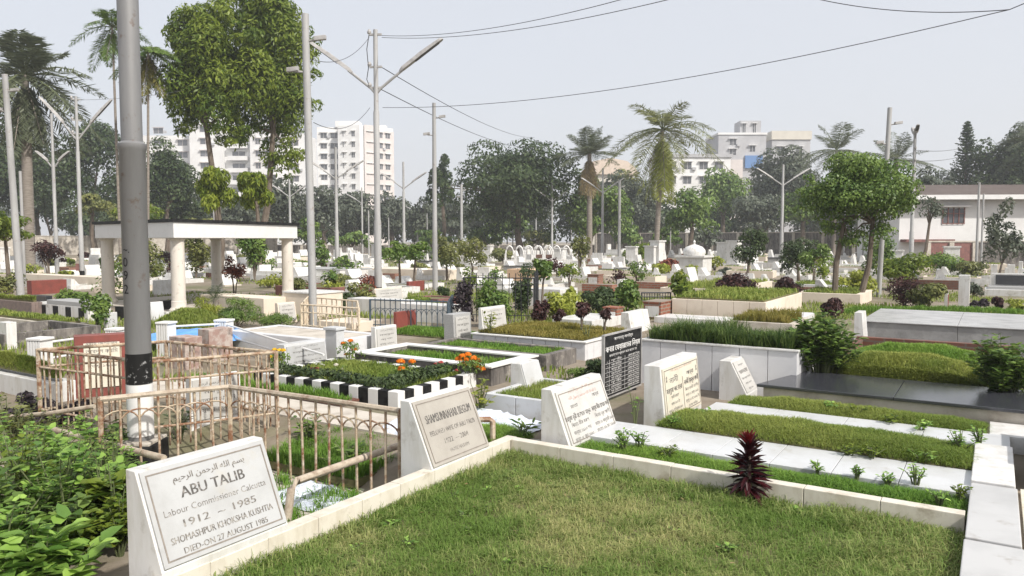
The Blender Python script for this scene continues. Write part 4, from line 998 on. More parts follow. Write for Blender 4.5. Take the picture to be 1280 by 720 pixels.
for i, (x, y, w, h) in enumerate([(1012, 359, 8, 15), (1024, 359, 7, 14), (1036, 358, 9, 13), (1061, 354, 8, 12)]):
    cstone('white leaning gravestone in the short row under the twin trunk tree', (x, y, 4, w, h), 0.5, M_white, group='leaning gravestones under the twin trunk tree', dv=0.6)
turfhump('long low green turf verge behind the grey marble tomb', 1170, 393, 240, 0.10, G_fresh, 9000, 0.14, 0.1, R(-6))
cblock('white_pillar', 'cream white square pillar behind the turf verge', 'pillar', (1211, 387, 14, 4, 43), M_white, dv=0.35)
cstone('red panel marker with white frame beside the cream pillar', (1184, 387, 4, 13, 20), 0.0, M_white, M_redtile, [], margin=0.03, dv=0.35)
p, D, du, dv, h = corner((1330, 372, 100, 10, 22), dv=1.4)
t = thing('granite_grave', 'white grave with black granite board in a white frame', 'grave', p - UX * du, A)
mk('base', MB().box(0, du, 0, dv, -0.1, h * 0.35), M_white, t, bevel=0.01); mk('step', MB().box(0.1, du - .1, 0.15, dv, h * 0.352, h * 0.5), M_greycon, t)
mk('frame', MB().box(0.15, du - .1, dv - 0.5, dv - 0.3, h * 0.502, h * 1.25), M_white, t, bevel=0.01); mk('board', MB().box(0.28, du - .25, dv - 0.53, dv - 0.502, h * 0.56, h * 1.15), M_granite, t)
for x in (1246, 1268): cblock('white_pillar', 'white gate post like pillar standing behind the black granite board grave', 'pillar', (x, 354, 8, 3, 23), M_white, dv=0.4, group='white pillars behind the granite board')
cblock('brick_wall', 'long low weathered brick wall behind the roadside lamp', 'brick wall', (1200, 362, 62, 5, 11), M_pathbrick, dv=0.4)
cblock('white_wall', 'white low wall with rounded end behind the red planter', 'wall', (150, 362, 120, 20, 14), M_creampaint)
cblock('white_wall', 'long pale wall by the gazebo columns', 'wall', (330, 398, 90, 30, 25), M_creampaint, du=2.2)
cblock('white_wall', 'white low wall past the gazebo, topped by a grey ledge', 'wall', (425, 352, 70, 40, 14), M_white, cap=M_greycon)
cblock('white_wall', 'long cream white wall beyond the lamp post', 'wall', (560, 350, 130, 20, 12), M_creampaint, dv=1.5)
# ================================================================== POLES AND LAMPS ACROSS THE CEMETERY
def hz(py, D): return zof(640, py, D)
pole('slim grey steel pole with two camera arms near the cream railing', at(392, 412, 0), 5.88, 0.074, 0.066, M_polepale, cctv=True, lean=(-0.06, 0))
pole('steel pole with two camera arms between the lamp post and the round dark tree', at(544, 363, 0), 6.25, 0.095, 0.06, M_polepale, cctv=True)
pole('leaning steel pole with two camera arms by the twin trunk tree', at(1098, 371, 0), 5.6, 0.075, 0.065, M_polepale, cctv=True, lean=(0.17, 0))
pole('pale thick pole in front of the royal palm trunk', at(26, 372, 0), 6.5, 0.11, 0.08, M_polepale, cctv=True, lean=(-0.2, 0))
pole('thin pale rod like pole next to the royal palm trunk', at(31, 358, 0), 4.2, 0.06, 0.05, M_polepale, cctv=False)
pole('distant pale pole with camera arms before the round dark tree', atD(577, 300, 62) * Vector((1, 1, 0)), 6.2, 0.12, 0.10, M_polepale, cctv=True)
pole('distant pale pole beside the double arm lamp, by the coconut palm', atD(774, 300, 58) * Vector((1, 1, 0)), 6.2, 0.12, 0.10, M_polepale, cctv=True)
pole('pale pole with small top lamp before the white house', at(1220, 338, 0), 4.9, 0.08, 0.06, M_polepale, cctv=False)
pole('second thin pale pole before the white house', at(1226, 336, 0), 4.4, 0.06, 0.05, M_polepale, cctv=False)
for x, D, h in ((641, 85, 5.5), (714, 90, 4.8), (790, 95, 4.0), (838, 80, 3.5), (1055, 70, 5.4), (268, 60, 3.6), (461, 70, 4.4), (486, 85, 4.2), (534, 95, 5.0), (1079, 60, 6.0)):
    pole('thin pale pole standing alone far off among the trees', atD(x, 300, D) * Vector((1, 1, 0)), h, 0.07, 0.06, M_polepale, cctv=False, group='thin far poles among the trees')

def lamp_post(label, loc, h, zarm, span, rise, rot=0.0, detail=True, group=None, col=None, single=False, r=0.075):
    t = thing('lamp_post', label, 'lamp post', loc, rot, group); m = col or M_polepale
    mk('post_shaft', MB().lathe([(r * 1.25, -0.1), (r * 1.25, h * 0.3), (r, h * 0.31), (r, h * 0.7), (r * 0.8, h * 0.71), (r * 0.75, h)], 12), m, t, smooth=True)
    if detail: mk('painted_band', MB().lathe([(r * 1.29, 0.02), (r * 1.29, 0.42)], 12), M_blackpaint, t, smooth=True)
    for sg in ((-1,) if single else (-1, 1)):
        a = Vector((0, 0, zarm - 0.15)); b = Vector((sg * 0.12, 0, zarm)); c = Vector((sg * span * 0.42, 0, zarm + rise * 0.40)); d = Vector((sg * span, 0, zarm + rise))
        arm = mk('arm', MB().tube([a, b, c], r * 0.45, 7), m, t, smooth=True)
        ex = (d - c).normalized(); ez = Vector((-ex.z * sg, 0, ex.x * sg)); ez = ez if ez.z > 0 else -ez
        hd = MB()
        L = (d - c).length + 0.15; o = c - ex * 0.12
        V = []
        for u, wd, tk in ((0, .05, .06), (.12, .085, .10), (L * .55, .095, .11), (L - .08, .085, .08), (L, .06, .04)):
            q = o + ex * u; V += [q + Vector((0, -wd, 0)) - ez * .02, q + Vector((0, wd, 0)) - ez * .02, q + Vector((0, wd * .6, 0)) + ez * (tk - .02), q + Vector((0, -wd * .6, 0)) + ez * (tk - .02)]
        Fc = [(0, 1, 2, 3), (19, 18, 17, 16)]
        for i in range(4):
            for k in range(4): Fc.append((i * 4 + k, (i + 1) * 4 + k, (i + 1) * 4 + (k + 1) % 4, i * 4 + (k + 1) % 4))
        hd.add(V, Fc)
        head = mk('lamp_head', hd, M_lampgrey, t, bevel=0.008)
        mk('lens', MB().obox(o + ex * (L * .35) - Vector((0, .06, 0)) - ez * .035, ex, Vector((0, 1, 0)), ez, L * .55, .12, .012), M_lampdark, head)
    if detail:
        for z in (h - 0.15, h - 1.0, h - 1.55):
            mk('cable_bracket', MB().box(-0.17, 0.17, -0.03, 0.03, z, z + 0.05).lathe([(0.05, z + .05), (0.06, z + .1), (0.03, z + .16)], 8, (-0.17, 0)), M_lampgrey, t)
        mk('cable_loop', MB().tube([(-.17, 0, h - .1), (-.24, 0, h - .5), (-.2, 0, h - 1.0), (-.25, 0, h - 1.3), (-.17, 0, h - 1.5)], 0.012, 5), M_wire, t)
        mk('flag_plate', MB().box(-r - 0.16, -r - 0.005, -0.02, 0.02, 0.42, 0.72), M_redwall, t)
    return t
def lp(px, D): q = atD(px, 300, D); return Vector((q.x, q.y, 0))
LPM = at(473, 378, 0)
lamp_post('tall double arm lamp post carrying cables in mid cemetery', LPM, 7.3, 5.75, 1.80, 1.25, R(-6), r=0.082)
lamp_post('double arm lamp post with black foot between the royal palm and the thick grey pole', at(103, 351, 0), 7.6, 5.95, 1.35, 1.55, R(12))
lamp_post('double arm lamp post between the royal palm and another lamp', lp(70, 36), 7.6, 5.2, 0.75, 0.65, R(5), False)
lamp_post('lamp post seen edge on with dark lamp heads, before the white house', at(1138, 345, 0), 6.9, 6.55, 0.5, 0.45, R(75), True, r=0.085)
lamp_post('tall double arm lamp post right of the hedge trees'.replace('right of the hedge trees', 'between the hedge like trees and twin trunk tree'), lp(977, 58), 7.4, 5.9, 2.05, 1.2, R(4), False, r=0.11)
G_ = 'double arm lamp posts receding into the cemetery'
for lab, x, D, rt, sg in (('double arm lamp post just behind the slim grey pole', 421, 48, 10, False), ('double arm lamp post above the gazebo roof corner', 363, 68, 0, False),
                          ('double arm lamp post between the tall lamp post and round dark tree', 505, 57, -8, False), ('double arm lamp post in front of the round dark tree crown', 690, 76, 14, False),
                          ('double arm lamp post left by the date palm'.replace('left by', 'beside'), 753, 62, 4, False)):
    lamp_post(lab, lp(x, D), 7.5, 5.6, 1.75, 1.1, R(rt), False, r=0.10, group=None)
for x, D, sg in ((801, 115, False), (849, 100, False), (929, 120, False), (961, 125, True), (453, 80, True), (268, 92, True), (670, 110, False), (578, 120, True), (522, 110, True), (1182, 75, True), (634, 130, False)):
    lamp_post('tiny far lamp post among the distant trees', lp(x, D), 7.2, 5.6, 1.7, 0.9, R(random.uniform(-15, 15)), False, group=G_, single=sg, r=0.09)

def wire(label, a, b, sag, r=0.0065, group=None):
    a, b = Vector(a), Vector(b); pts = []
    for i in range(25):
        u = i / 24; p = a.lerp(b, u); p.z -= sag * 4 * u * (1 - u); pts.append(p - a)
    tag(mk('cable', MB().tube(pts, r, 5), M_wire, None, a, smooth=True), label, 'cable', group)
top = lambda z, dx=0.0: LPM + Vector((dx, 0, z))
wire('upper of two cables rising from the lamp post top out of the picture', top(7.15, .17), atD(858, -24, 11.5), 0.25)
wire('lower of two cables rising from the lamp post top out of the picture', top(7.10, .17), atD(905, -18, 11.0), 0.25)
wire('long single cable climbing from the lamp post across the sky', top(5.25, .17), atD(1262, 12, 10.5), 0.35)
wire('cable crossing the upper sky corner to meet the long single cable', atD(1262, 12, 10.5), atD(1010, -4, 13), 0.12)
wire('short cable running from the cable joint out of the picture', atD(1262, 12, 10.5), atD(1310, -8, 10.0), 0.0)
wire('cable falling from the lamp post towards the round dark tree', top(6.35, .1), atD(668, 172, 70), 0.5, 0.012)
wire('lower cable falling from the lamp post towards the round dark tree', top(5.75, .1), atD(668, 184, 70), 0.5, 0.012)
wire('cable from the lamp post to the slim grey pole, upper', top(7.1, -.17), atD(392, 75, 14.4), 0.25)
wire('cable from the lamp post to the slim grey pole, lower', top(5.25, -.17), atD(392, 153, 14.4), 0.3)
wire('thin cable between the royal palm and the thick grey pole', at(103, 351, 0) + Vector((0, 0, 7.45)), atD(230, 113, 34), 0.1)
wire('upper thin cable from the edge on lamp post', at(1138, 345, 0) + Vector((0, 0, 5.9)), atD(1205, 184, 60), 0.15, 0.014)
wire('lower thin cable from the edge on lamp post', at(1138, 345, 0) + Vector((0, 0, 5.4)), atD(1205, 194, 60), 0.15, 0.014)

# ================================================================== BUILDINGS
M_bwhite = mat('building_white', (0.70, 0.70, 0.69), 0.8, (0.58, 0.57, 0.56), 0.3, 0.4, 0.7)
M_bpink = mat('building_pink', (0.60, 0.545, 0.52), 0.8, (0.5, 0.46, 0.44), 0.3, 0.4, 0.7)  # pinkish wall and frame tone; on the tower it stands for warm sunlight
M_bgrey = mat('building_grey', (0.42, 0.42, 0.43), 0.8, (0.33, 0.33, 0.34), 0.3, 0.4, 0.7)
M_bbeige = mat('building_beige', (0.56, 0.53, 0.46), 0.8, (0.48, 0.45, 0.39), 0.3, 0.4, 0.7)
M_bblue = mat('blue_sheeting', (0.10, 0.20, 0.40), 0.7)
M_win = mat('window_glass', (0.07, 0.075, 0.085), 0.25, (0.14, 0.14, 0.15), 0.7)
M_roofbrown = mat('brown_roof', (0.10, 0.078, 0.068), 0.9, (0.075, 0.055, 0.048), 1.5, 0.4, 0.7)
rr0 = random.Random(2)
class Facade:
    def __init__(self, t): self.t = t; self.proto = {}
    def window(self, p, rot, w, h, frame=None):
        key = (round(w, 2), round(h, 2))
        if key not in self.proto:
            o = mk('window', MB().box(-w / 2, w / 2, -0.02, 0.1, 0, h), M_win, self.t)
            self.fr = MB()
            for x in (-w / 2 - .06, -0.03, w / 2): self.fr.box(x, x + .06, -0.08, -0.03, -0.05, h + 0.05)
            self.fr.box(-w / 2 - .3, w / 2 + .3, -0.55, -0.085, h + 0.06, h + 0.18)
            f = mk('frame', self.fr, frame or M_bwhite, o)
            self.proto[key] = o
        else:
            src = self.proto[key]; o = src.copy(); COL.objects.link(o); o.parent = self.t
            for ch in src.children:
                c = ch.copy(); COL.objects.link(c); c.parent = o
        o.location = p; o.rotation_euler = (0, 0, rot)
        if rr0.random() < 0.3:
            q = Vector(p) + Vector((math.cos(rot), math.sin(rot), 0)) * (w / 2 + 0.55) + Vector((0, 0, rr0.uniform(-.7, .1)))
            a = mk('air_conditioner', MB().box(-.42, .42, -.4, -.04, 0, .6), M_bgrey, self.t); a.location = q; a.rotation_euler = (0, 0, rot)
# tall apartment tower
D = 225; c0 = atD(451, 300, D); t = thing('apartment_tower', 'pale eleven storey apartment tower rising over the trees behind the slim grey pole', 'building', (c0.x, c0.y, 0))
fc = Facade(t); fl = 3.1; nf = 11; hh = nf * fl + 1.2
mk('wall', MB().prism([(0, 0), (8.7, 7.5), (5, 17), (-13.5, 15), (-13.5, 4.0), (-7, 4.5), (-6.6, 1.0)], 0, hh), M_bwhite, t)
mk('sunlit_tint_wall', MB().prism([(1.2, 0.75), (4.4, 3.5), (4.45, 3.3), (1.3, 0.5)], 0, hh + 0.2), M_bpink, t)  # warm sunlight on the tower's right face, put into the wall colour as pink
mk('sunlit_tint_wall', MB().prism([(4.5, 3.4), (8.75, 7.3), (8.95, 7.1), (4.7, 3.2)], 0, hh - 1), M_bpink, t)  # same painted warm light, further along the face
mk('roof_room', MB().box(-8, -1, 4, 9, hh, hh + 1.8), M_bwhite, t); mk('roof_room', MB().box(3.5, 6.5, 7, 10, hh, hh + 1.0), M_bwhite, t)
for f in range(2, nf):
    z = f * fl + 1.1
    for x, y, r_, w in ((-11.5, 4.1, R(4), 1.8), (-8.4, 4.3, R(4), 2.2), (-4.6, 0.72, R(-8), 1.0), (-1.9, 0.28, R(-8), 1.0), (2.6, 1.9, R(41), 1.9), (5.6, 4.0, R(43), 1.0), (7.3, 5.6, R(43), 1.6)):
        fc.window((x, y, z), r_, w, 1.5)
# broad apartment block
D = 265; c0 = atD(300, 300, D)
t = thing('apartment_block', 'long pale apartment block with balconies behind the tall leafy trees', 'building', (c0.x, c0.y, 0)); t.scale = (1.39, 1.39, 1.39); fc = Facade(t)
nf = 11; fl = 3.0; hh = nf * fl - 4.5
mk('wall', MB().box(-25, -12, 3, 14, 0, hh - 1).box(-12, -4, 0, 14, 0, hh + 2).box(-4, 3, 2, 14, 0, hh).box(3, 10, 0, 14, 0, hh + 1).box(10, 16, 3, 14, 0, hh - 0.5), M_bwhite, t)
mk('roof_room', MB().box(-10, -4, 4, 10, hh + 2, hh + 4), M_bwhite, t); mk('roof_room', MB().box(4, 8, 4, 10, hh + 1, hh + 3), M_bwhite, t)
for f in range(2, nf - 1):
    z = f * fl + 1
    for x, y, w in ((-21, 2.98, 2.4), (-15, 2.98, 2.4), (-8, -0.02, 2.6), (5, -0.02, 1.2), (8, -0.02, 2.6), (13, 2.98, 2.4)): fc.window((x, y, z), 0, w, 1.4, M_bpink)
    bal = mk('balcony', MB().box(-2.9, 2.0, 0.6, 2.0, z - 0.9, z + 0.15), M_bwhite, t)
    fc.window((-0.5, 1.98, z + .2), 0, 3.2, 1.2)
# white block + grey tower to the east
D = 170; c0 = atD(878, 300, D)
t = thing('white_building', 'low white building with rows of windows beside the coconut palm', 'building', (c0.x, c0.y, 0)); fc = Facade(t)
mk('wall', MB().box(-10, 6, 0, 12, 0, 20.0), M_bwhite, t); mk('parapet', MB().box(-10.3, 6.3, -0.3, 12.3, 20.0, 20.7), M_bgrey, t)
for f in range(4, 6):
    for x in (-7, -3.6, 0, 3.4): fc.window((x, -0.02, f * 3.2 + 1.4), 0, 1.8, 1.6)
D = 185; c0 = atD(932, 300, D)
t = thing('grey_building', 'stepped grey building with a blue sheet and a roof tower', 'building', (c0.x, c0.y, 0)); fc = Facade(t)
mk('wall', MB().box(-7, 4.5, 0, 12, 0, 27.0), M_bgrey, t); mk('roof_tower', MB().box(-1.5, 3.5, 1, 6, 27, 30.5), M_bgrey, t)
mk('beige_wall', MB().box(-7, -1.2, -0.6, -0.02, 0, 21), M_bpink, t); mk('blue_sheet', MB().box(-0.6, 3.6, -0.5, -0.02, 19.0, 22.0), M_bblue, t)
mk('parapet', MB().box(-7.2, 4.7, -0.2, 12.2, 27.002, 27.5), M_bwhite, t)
for x, z, w in ((-3.5, 22.2, 1.6), (-3.5, 24.6, 1.6), (1.2, 23.0, 1.4)): fc.window((x, -0.02, z), 0, w, 1.4)
for x in (-0.6, 1.9): fc.window((x, 0.98, 27.6), 0, 0.8, 2.2)
D = 190; c0 = atD(985, 300, D)
t = thing('beige_building', 'beige topped building half hidden by the spreading tree', 'building', (c0.x, c0.y, 0)); fc = Facade(t)
mk('wall', MB().box(-4.5, 5, 0, 10, 0, 26.5), M_bgrey, t); mk('top_storey', MB().box(-4.7, 5.2, -0.3, 10, 26.5, 28.6), M_bbeige, t)
for f in range(5, 8):
    for x in (-2.5, 2.2): fc.window((x, -0.02, f * 3.2 + 1), 0, 1.6, 1.4)
D = 165; c0 = atD(762, 300, D)
t = thing('domed_building', 'peach building with ribbed rounded roof between the two palms', 'building', (c0.x, c0.y, 0)); fc = Facade(t)
mk('wall', MB().box(-4, 4, 0, 8, 0, 15.8), M_bbeige, t)
mk('roof', MB().ext_y([(6.0, 15.8), (5.4, 17.2), (3.6, 18.6), (0, 19.3), (-3.6, 18.6), (-5.4, 17.2), (-6.0, 15.8)][::-1], -0.5, 8.5), M_ltpeach, t)
for x in (-2.4, 0, 2.4): fc.window((x, -0.02, 12.6), 0, 1.4, 1.6)
# white two storey house
D = 56; c0 = atD(1150, 300, D); t = thing('house', 'white two storey house with brown roof behind the cemetery wall', 'house', (c0.x, c0.y, 0), R(-4)); fc = Facade(t)
mk('wall', MB().box(-1.5, 14, 0, 8, 0, 4.75), M_bwhite, t)
mk('roof', MB().prism([(-1.9, -0.8), (14.5, -0.8), (14.5, 9), (-1.9, 9)], 4.75, 4.93).add([(-1.9, -0.8, 4.935), (14.5, -0.8, 4.935), (14.5, 9, 4.935), (-1.9, 9, 4.935), (0.6, 4, 6.0), (12.5, 4, 6.0)], [(0, 1, 5, 4), (1, 2, 5), (2, 3, 4, 5), (3, 0, 4), (3, 2, 1, 0)]), M_roofbrown, t)
mk('fascia', MB().box(-1.95, 14.55, -0.86, -0.802, 4.62, 4.95), M_bwhite, t)
for x in (2.3, 10.0):
    w_ = mk('window', MB().box(x - 0.75, x + 0.75, -0.03, 0.1, 2.95, 4.0), M_win, t)
    fr = MB()
    for i in range(5): fr.box(x - .8 + .38 * i, x - .73 + .38 * i, -0.07, -0.031, 2.9, 4.05)
    fr.box(x - .8, x + .8, -0.075, -0.071, 3.6, 3.66).box(x - .8, x + .8, -0.075, -0.071, 2.86, 2.92)
    mk('frame', fr, M_redwall, w_); mk('sunshade', MB().box(x - 1.0, x + 1.0, -0.5, -0.08, 4.1, 4.19), M_bwhite, w_)
mk('balcony_slab', MB().box(-1.4, 2.0, -1.0, -0.01, 1.55, 1.75), M_redwall, t)
# boundary walls
def bwall(label, a, b, h, m, name='boundary_wall'):
    a, b = Vector(a), Vector(b); L = (b - a).length; ang = math.atan2(b.y - a.y, b.x - a.x)
    t = thing(name, label, 'wall', a, ang)
    mk('wall', MB().box(0, L, 0, 0.22, -0.2, h), m, t); mk('coping', MB().box(-0.03, L + .03, -0.05, 0.27, h + 0.003, h + 0.1), M_palecon, t)
    mb = MB(); n = max(2, int(L / 3))
    for i in range(n + 1): mb.box(L * i / n - .15, L * i / n + .15, -0.12, -0.003, -0.2, h - 0.02)
    mk('pier', mb, M_palecon, t)
    return t
bwall('reddish weathered wall below the white house', atD(1160, 300, 50) * Vector((1, 1, 0)), atD(1218, 300, 50) * Vector((1, 1, 0)), 1.55, M_redwall)
bwall('grey weathered wall below the white house', atD(1218.5, 300, 50) * Vector((1, 1, 0)), atD(1420, 300, 48) * Vector((1, 1, 0)), 1.55, M_concrete)
mkd = cblock('notice_plate', 'white notice panel leaning on the reddish wall', 'panel', (1172, 331, 3, 10, 24), M_white, dv=0.1)
bwall('long grey wall under the far trees beyond the coconut palm', atD(745, 300, 100) * Vector((1, 1, 0)), atD(1150, 300, 78) * Vector((1, 1, 0)), 2.5, M_concrete)
bwall('far pale wall under the dark trees behind the royal palm', atD(-200, 300, 78) * Vector((1, 1, 0)), atD(345, 300, 98) * Vector((1, 1, 0)), 2.1, M_palecon)
bwall('far low dark wall under the hazy trees mid way', atD(345.5, 300, 98) * Vector((1, 1, 0)), atD(744, 300, 100.5) * Vector((1, 1, 0)), 1.0, M_concrete)

# ================================================================== THE FIELD OF GRAVES BEYOND
def proto_far(kind):
    if kind == 'slab':      # low tiled grave with headstone
        t = thing('white_grave', 'x', 'grave', (0, 0, 0)); mk('kerb', kerb_mesh(2.0, 1.0, -0.1, 0.32, 0.15), M_white, t); mk('soil', MB().box(.155, 1.845, .157, .843, 0, .27), M_drysoil, t)
        mk('headstone', MB().ext_y([(0.42, 0.325), (0.20, 0.85), (0.08, 0.85), (0.05, 0.325)], 0.12, 0.88), M_white, t)
    elif kind == 'tomb':    # stepped white box tomb
        t = thing('stepped_tomb', 'x', 'tomb', (0, 0, 0)); mk('plinth', MB().box(0, 2.0, 0, 1.1, -0.1, 0.35), M_white, t); mk('chest', MB().box(0.2, 1.8, 0.15, 0.95, 0.352, 0.62), M_white, t)
        mk('headstone', MB().box(0.22, 0.36, 0.2, 0.9, 0.622, 1.05), M_white, t)
    elif kind == 'stone':
        t = thing('white_gravestone', 'x', 'headstone', (0, 0, 0)); mk('body', MB().ext_y([(0.3, -0.1), (0.10, 0.8), (-0.04, 0.8), (-0.08, -0.1)], 0, 0.75), M_white, t)
        mk('base', MB().box(-0.15, 0.45, -0.1, 0.85, -0.1, 0.08), M_palecon, t)
    elif kind == 'cream':
        t = thing('cream_grave', 'x', 'grave', (0, 0, 0)); mk('kerb', kerb_mesh(2.1, 1.1, -0.1, 0.42, 0.14), M_creampaint, t); mk('soil', MB().box(.145, 1.955, .147, .953, 0, .36), M_drysoil, t)
        grass('turf', t, G_olive, .15, 1.95, .15, .95, 260, 0.16, 0.03, z=.36, base=0.5)
    elif kind == 'brick':
        t = thing('brick_grave', 'x', 'grave', (0, 0, 0)); mk('kerb', kerb_mesh(2.0, 1.0, -0.1, 0.4, 0.12), M_brick, t); mk('soil', MB().box(.125, 1.875, .127, .873, 0, .33), M_drysoil, t)
        mk('headstone', MB().box(0.0, 0.12, .3, .7, 0.402, 0.8), M_white, t)
    elif kind == 'dark':
        t = thing('black_grave', 'x', 'grave', (0, 0, 0)); mk('chest', MB().box(0, 1.9, 0, 1.0, -0.1, 0.4), M_greycon, t); mk('slab', MB().box(-.04, 1.94, -.04, 1.04, .402, .46), M_granite, t)
        mk('headstone', MB().ext_y([(0.3, 0.465), (0.15, 0.95), (0.03, 0.95), (0.0, 0.465)], 0.15, 0.85), M_white, t)
    elif kind == 'arch':
        t = thing('arched_railing', 'x', 'railing', (0, 0, 0)); mb = MB()
        for i in range(5):
            x = 0.55 * i
            mb.tube([(x + 0.45 * (0.5 - 0.5 * math.cos(math.pi * k / 8)), 0, 0.45 + 0.45 * math.sin(math.pi * k / 8)) for k in range(9)], 0.045, 5)
            mb.box(x - .05, x + .05, -.05, .05, -.1, .5)
        mk('arches', mb, M_white, t); mk('plinth', MB().box(-.1, 2.8, -.1, .1, -.1, .2), M_white, t)
    return t
protos = {k: proto_far(k) for k in ('slab', 'tomb', 'stone', 'cream', 'brick', 'dark', 'arch')}
used_p = {}
FAR_LAB = {'slab': ('low white kerbed grave with slanted headstone in the crowded far rows', 'white kerbed graves in the far rows'), 'tomb': ('stepped white chest tomb with small headstone in the crowded far rows', 'stepped white tombs in the far rows'),
           'stone': ('lone white slanted gravestone in the crowded far rows', 'white gravestones in the far rows'), 'cream': ('cream kerbed grave with overgrown turf in the far rows', 'cream kerbed graves in the far rows'),
           'brick': ('orange brick kerbed grave with small white marker in the far rows', 'brick kerbed graves in the far rows'), 'dark': ('grey chest tomb under a black slab in the far rows', 'black slab tombs in the far rows'),
           'arch': ('white arched railing in the far rows', 'white arched railings in the far rows')}
def far(kind, loc, rot, sc):
    lab, grp = FAR_LAB[kind]
    if kind not in used_p:
        o = protos[kind]; used_p[kind] = o; o.location = loc; o.rotation_euler = (0, 0, rot); o['label'] = lab; o['group'] = grp; o.scale = sc
        return o
    return dup(protos[kind], loc, rot, lab, grp, sc)
occupied = []
for o in list(COL.objects):
    if o.parent is None and o.get('category') in ('grave bed', 'tomb', 'grave', 'wall', 'headstone', 'grave mound', 'railing', 'fence', 'planter', 'block', 'marker', 'pillar', 'brick wall', 'gazebo', 'pole', 'lamp post'):
        occupied.append((o.location.x, o.location.y, 4.0 if o['category'] == 'gazebo' else 1.3))
rr = random.Random(5); count = {}
def try_far(x, y, minpx=0):
    for ox, oy, r_ in occupied:
        if (x - ox) ** 2 + (y - oy) ** 2 < r_ * r_: return
    k = rr.choices(['slab', 'tomb', 'stone', 'cream', 'brick', 'dark', 'arch'], [38, 18, 24, 16, 9, 4, 1])[0]
    if count.get(k, 0) >= 230: return
    count[k] = count.get(k, 0) + 1
    s = rr.uniform(0.7, 1.05); zs = s * (rr.uniform(0.45, 0.75) if y < 46 else rr.uniform(0.7, 1.25))
    rot = A + rr.choice([0, 0, 0, math.pi / 2]) + rr.uniform(-.1, .1)
    far(k, (x, y, 0), rot, (s, s, zs))
    occupied.append((x + CU * 1.0, y + SU * 1.0, 0.9))
for s in np.arange(-60, 40, 2.75):
    for tt_ in np.arange(12, 80, 1.9):
        p = W(s + rr.uniform(-.3, .3), tt_ + rr.uniform(-.3, .3))
        if p.y < 22 or p.y > 78 or abs(p.x) > p.y * 0.70 + 2: continue
        if p.y < 48 and rr.random() > 0.78: continue
        if p.y >= 48 and rr.random() > 0.42: continue
        if p.x > 0.50 * p.y and p.y > 44: continue
        try_far(p.x, p.y)
# taller white monuments along the far edge
for px, D, h in [(815, 44, 1.3), (822, 44, 1.6), (905, 46, 1.5), (918, 45, 1.6), (790, 52, 1.2), (700, 50, 1.1), (657, 55, 1.1), (610, 60, 1.2), (575, 60, 1.2), (470, 62, 1.3), (395, 60, 1.1), (1120, 40, 1.1), (1190, 40, 1.3), (60, 50, 1.2), (5, 45, 1.2), (1000, 50, 1.2), (940, 50, 1.2)]:
    q = atD(px, 300, D)
    t = thing('white_monument', 'upright white monument block above the far rows of graves', 'monument', (q.x, q.y, 0), A + rr.uniform(-.4, .4), 'upright white monuments in the far rows')
    mk('shaft', MB().box(-.35, .35, -.25, .25, 0.302, h), M_white, t, bevel=0.01); mk('base', MB().box(-.6, .6, -.45, .45, -.1, .3), M_white, t); mk('cap', MB().box(-.4, .4, -.3, .3, h + .002, h + .08), M_white, t)
q = atD(868, 300, 42); t = thing('domed_tomb', 'white domed tomb with finial beyond the cream planter', 'tomb', (q.x, q.y, 0), A)
mk('chamber', MB().box(-.75, .75, -.75, .75, -.1, .75), M_white, t); mk('cornice', MB().box(-.85, .85, -.85, .85, .752, .85), M_white, t)
mk('dome', MB().lathe([(.55, .852), (.62, 1.0), (.6, 1.15), (.45, 1.32), (.2, 1.42), (.06, 1.46), (.05, 1.55), (.08, 1.6), (.02, 1.7)], 20), M_white, t, smooth=True)
for i, px in enumerate((632, 655)):
    q = atD(px, 300, 47 + i); far('arch', (q.x, q.y, 0.25), R(-5), (1.1, 1.1, 1.2))
q = atD(985, 300, 44)
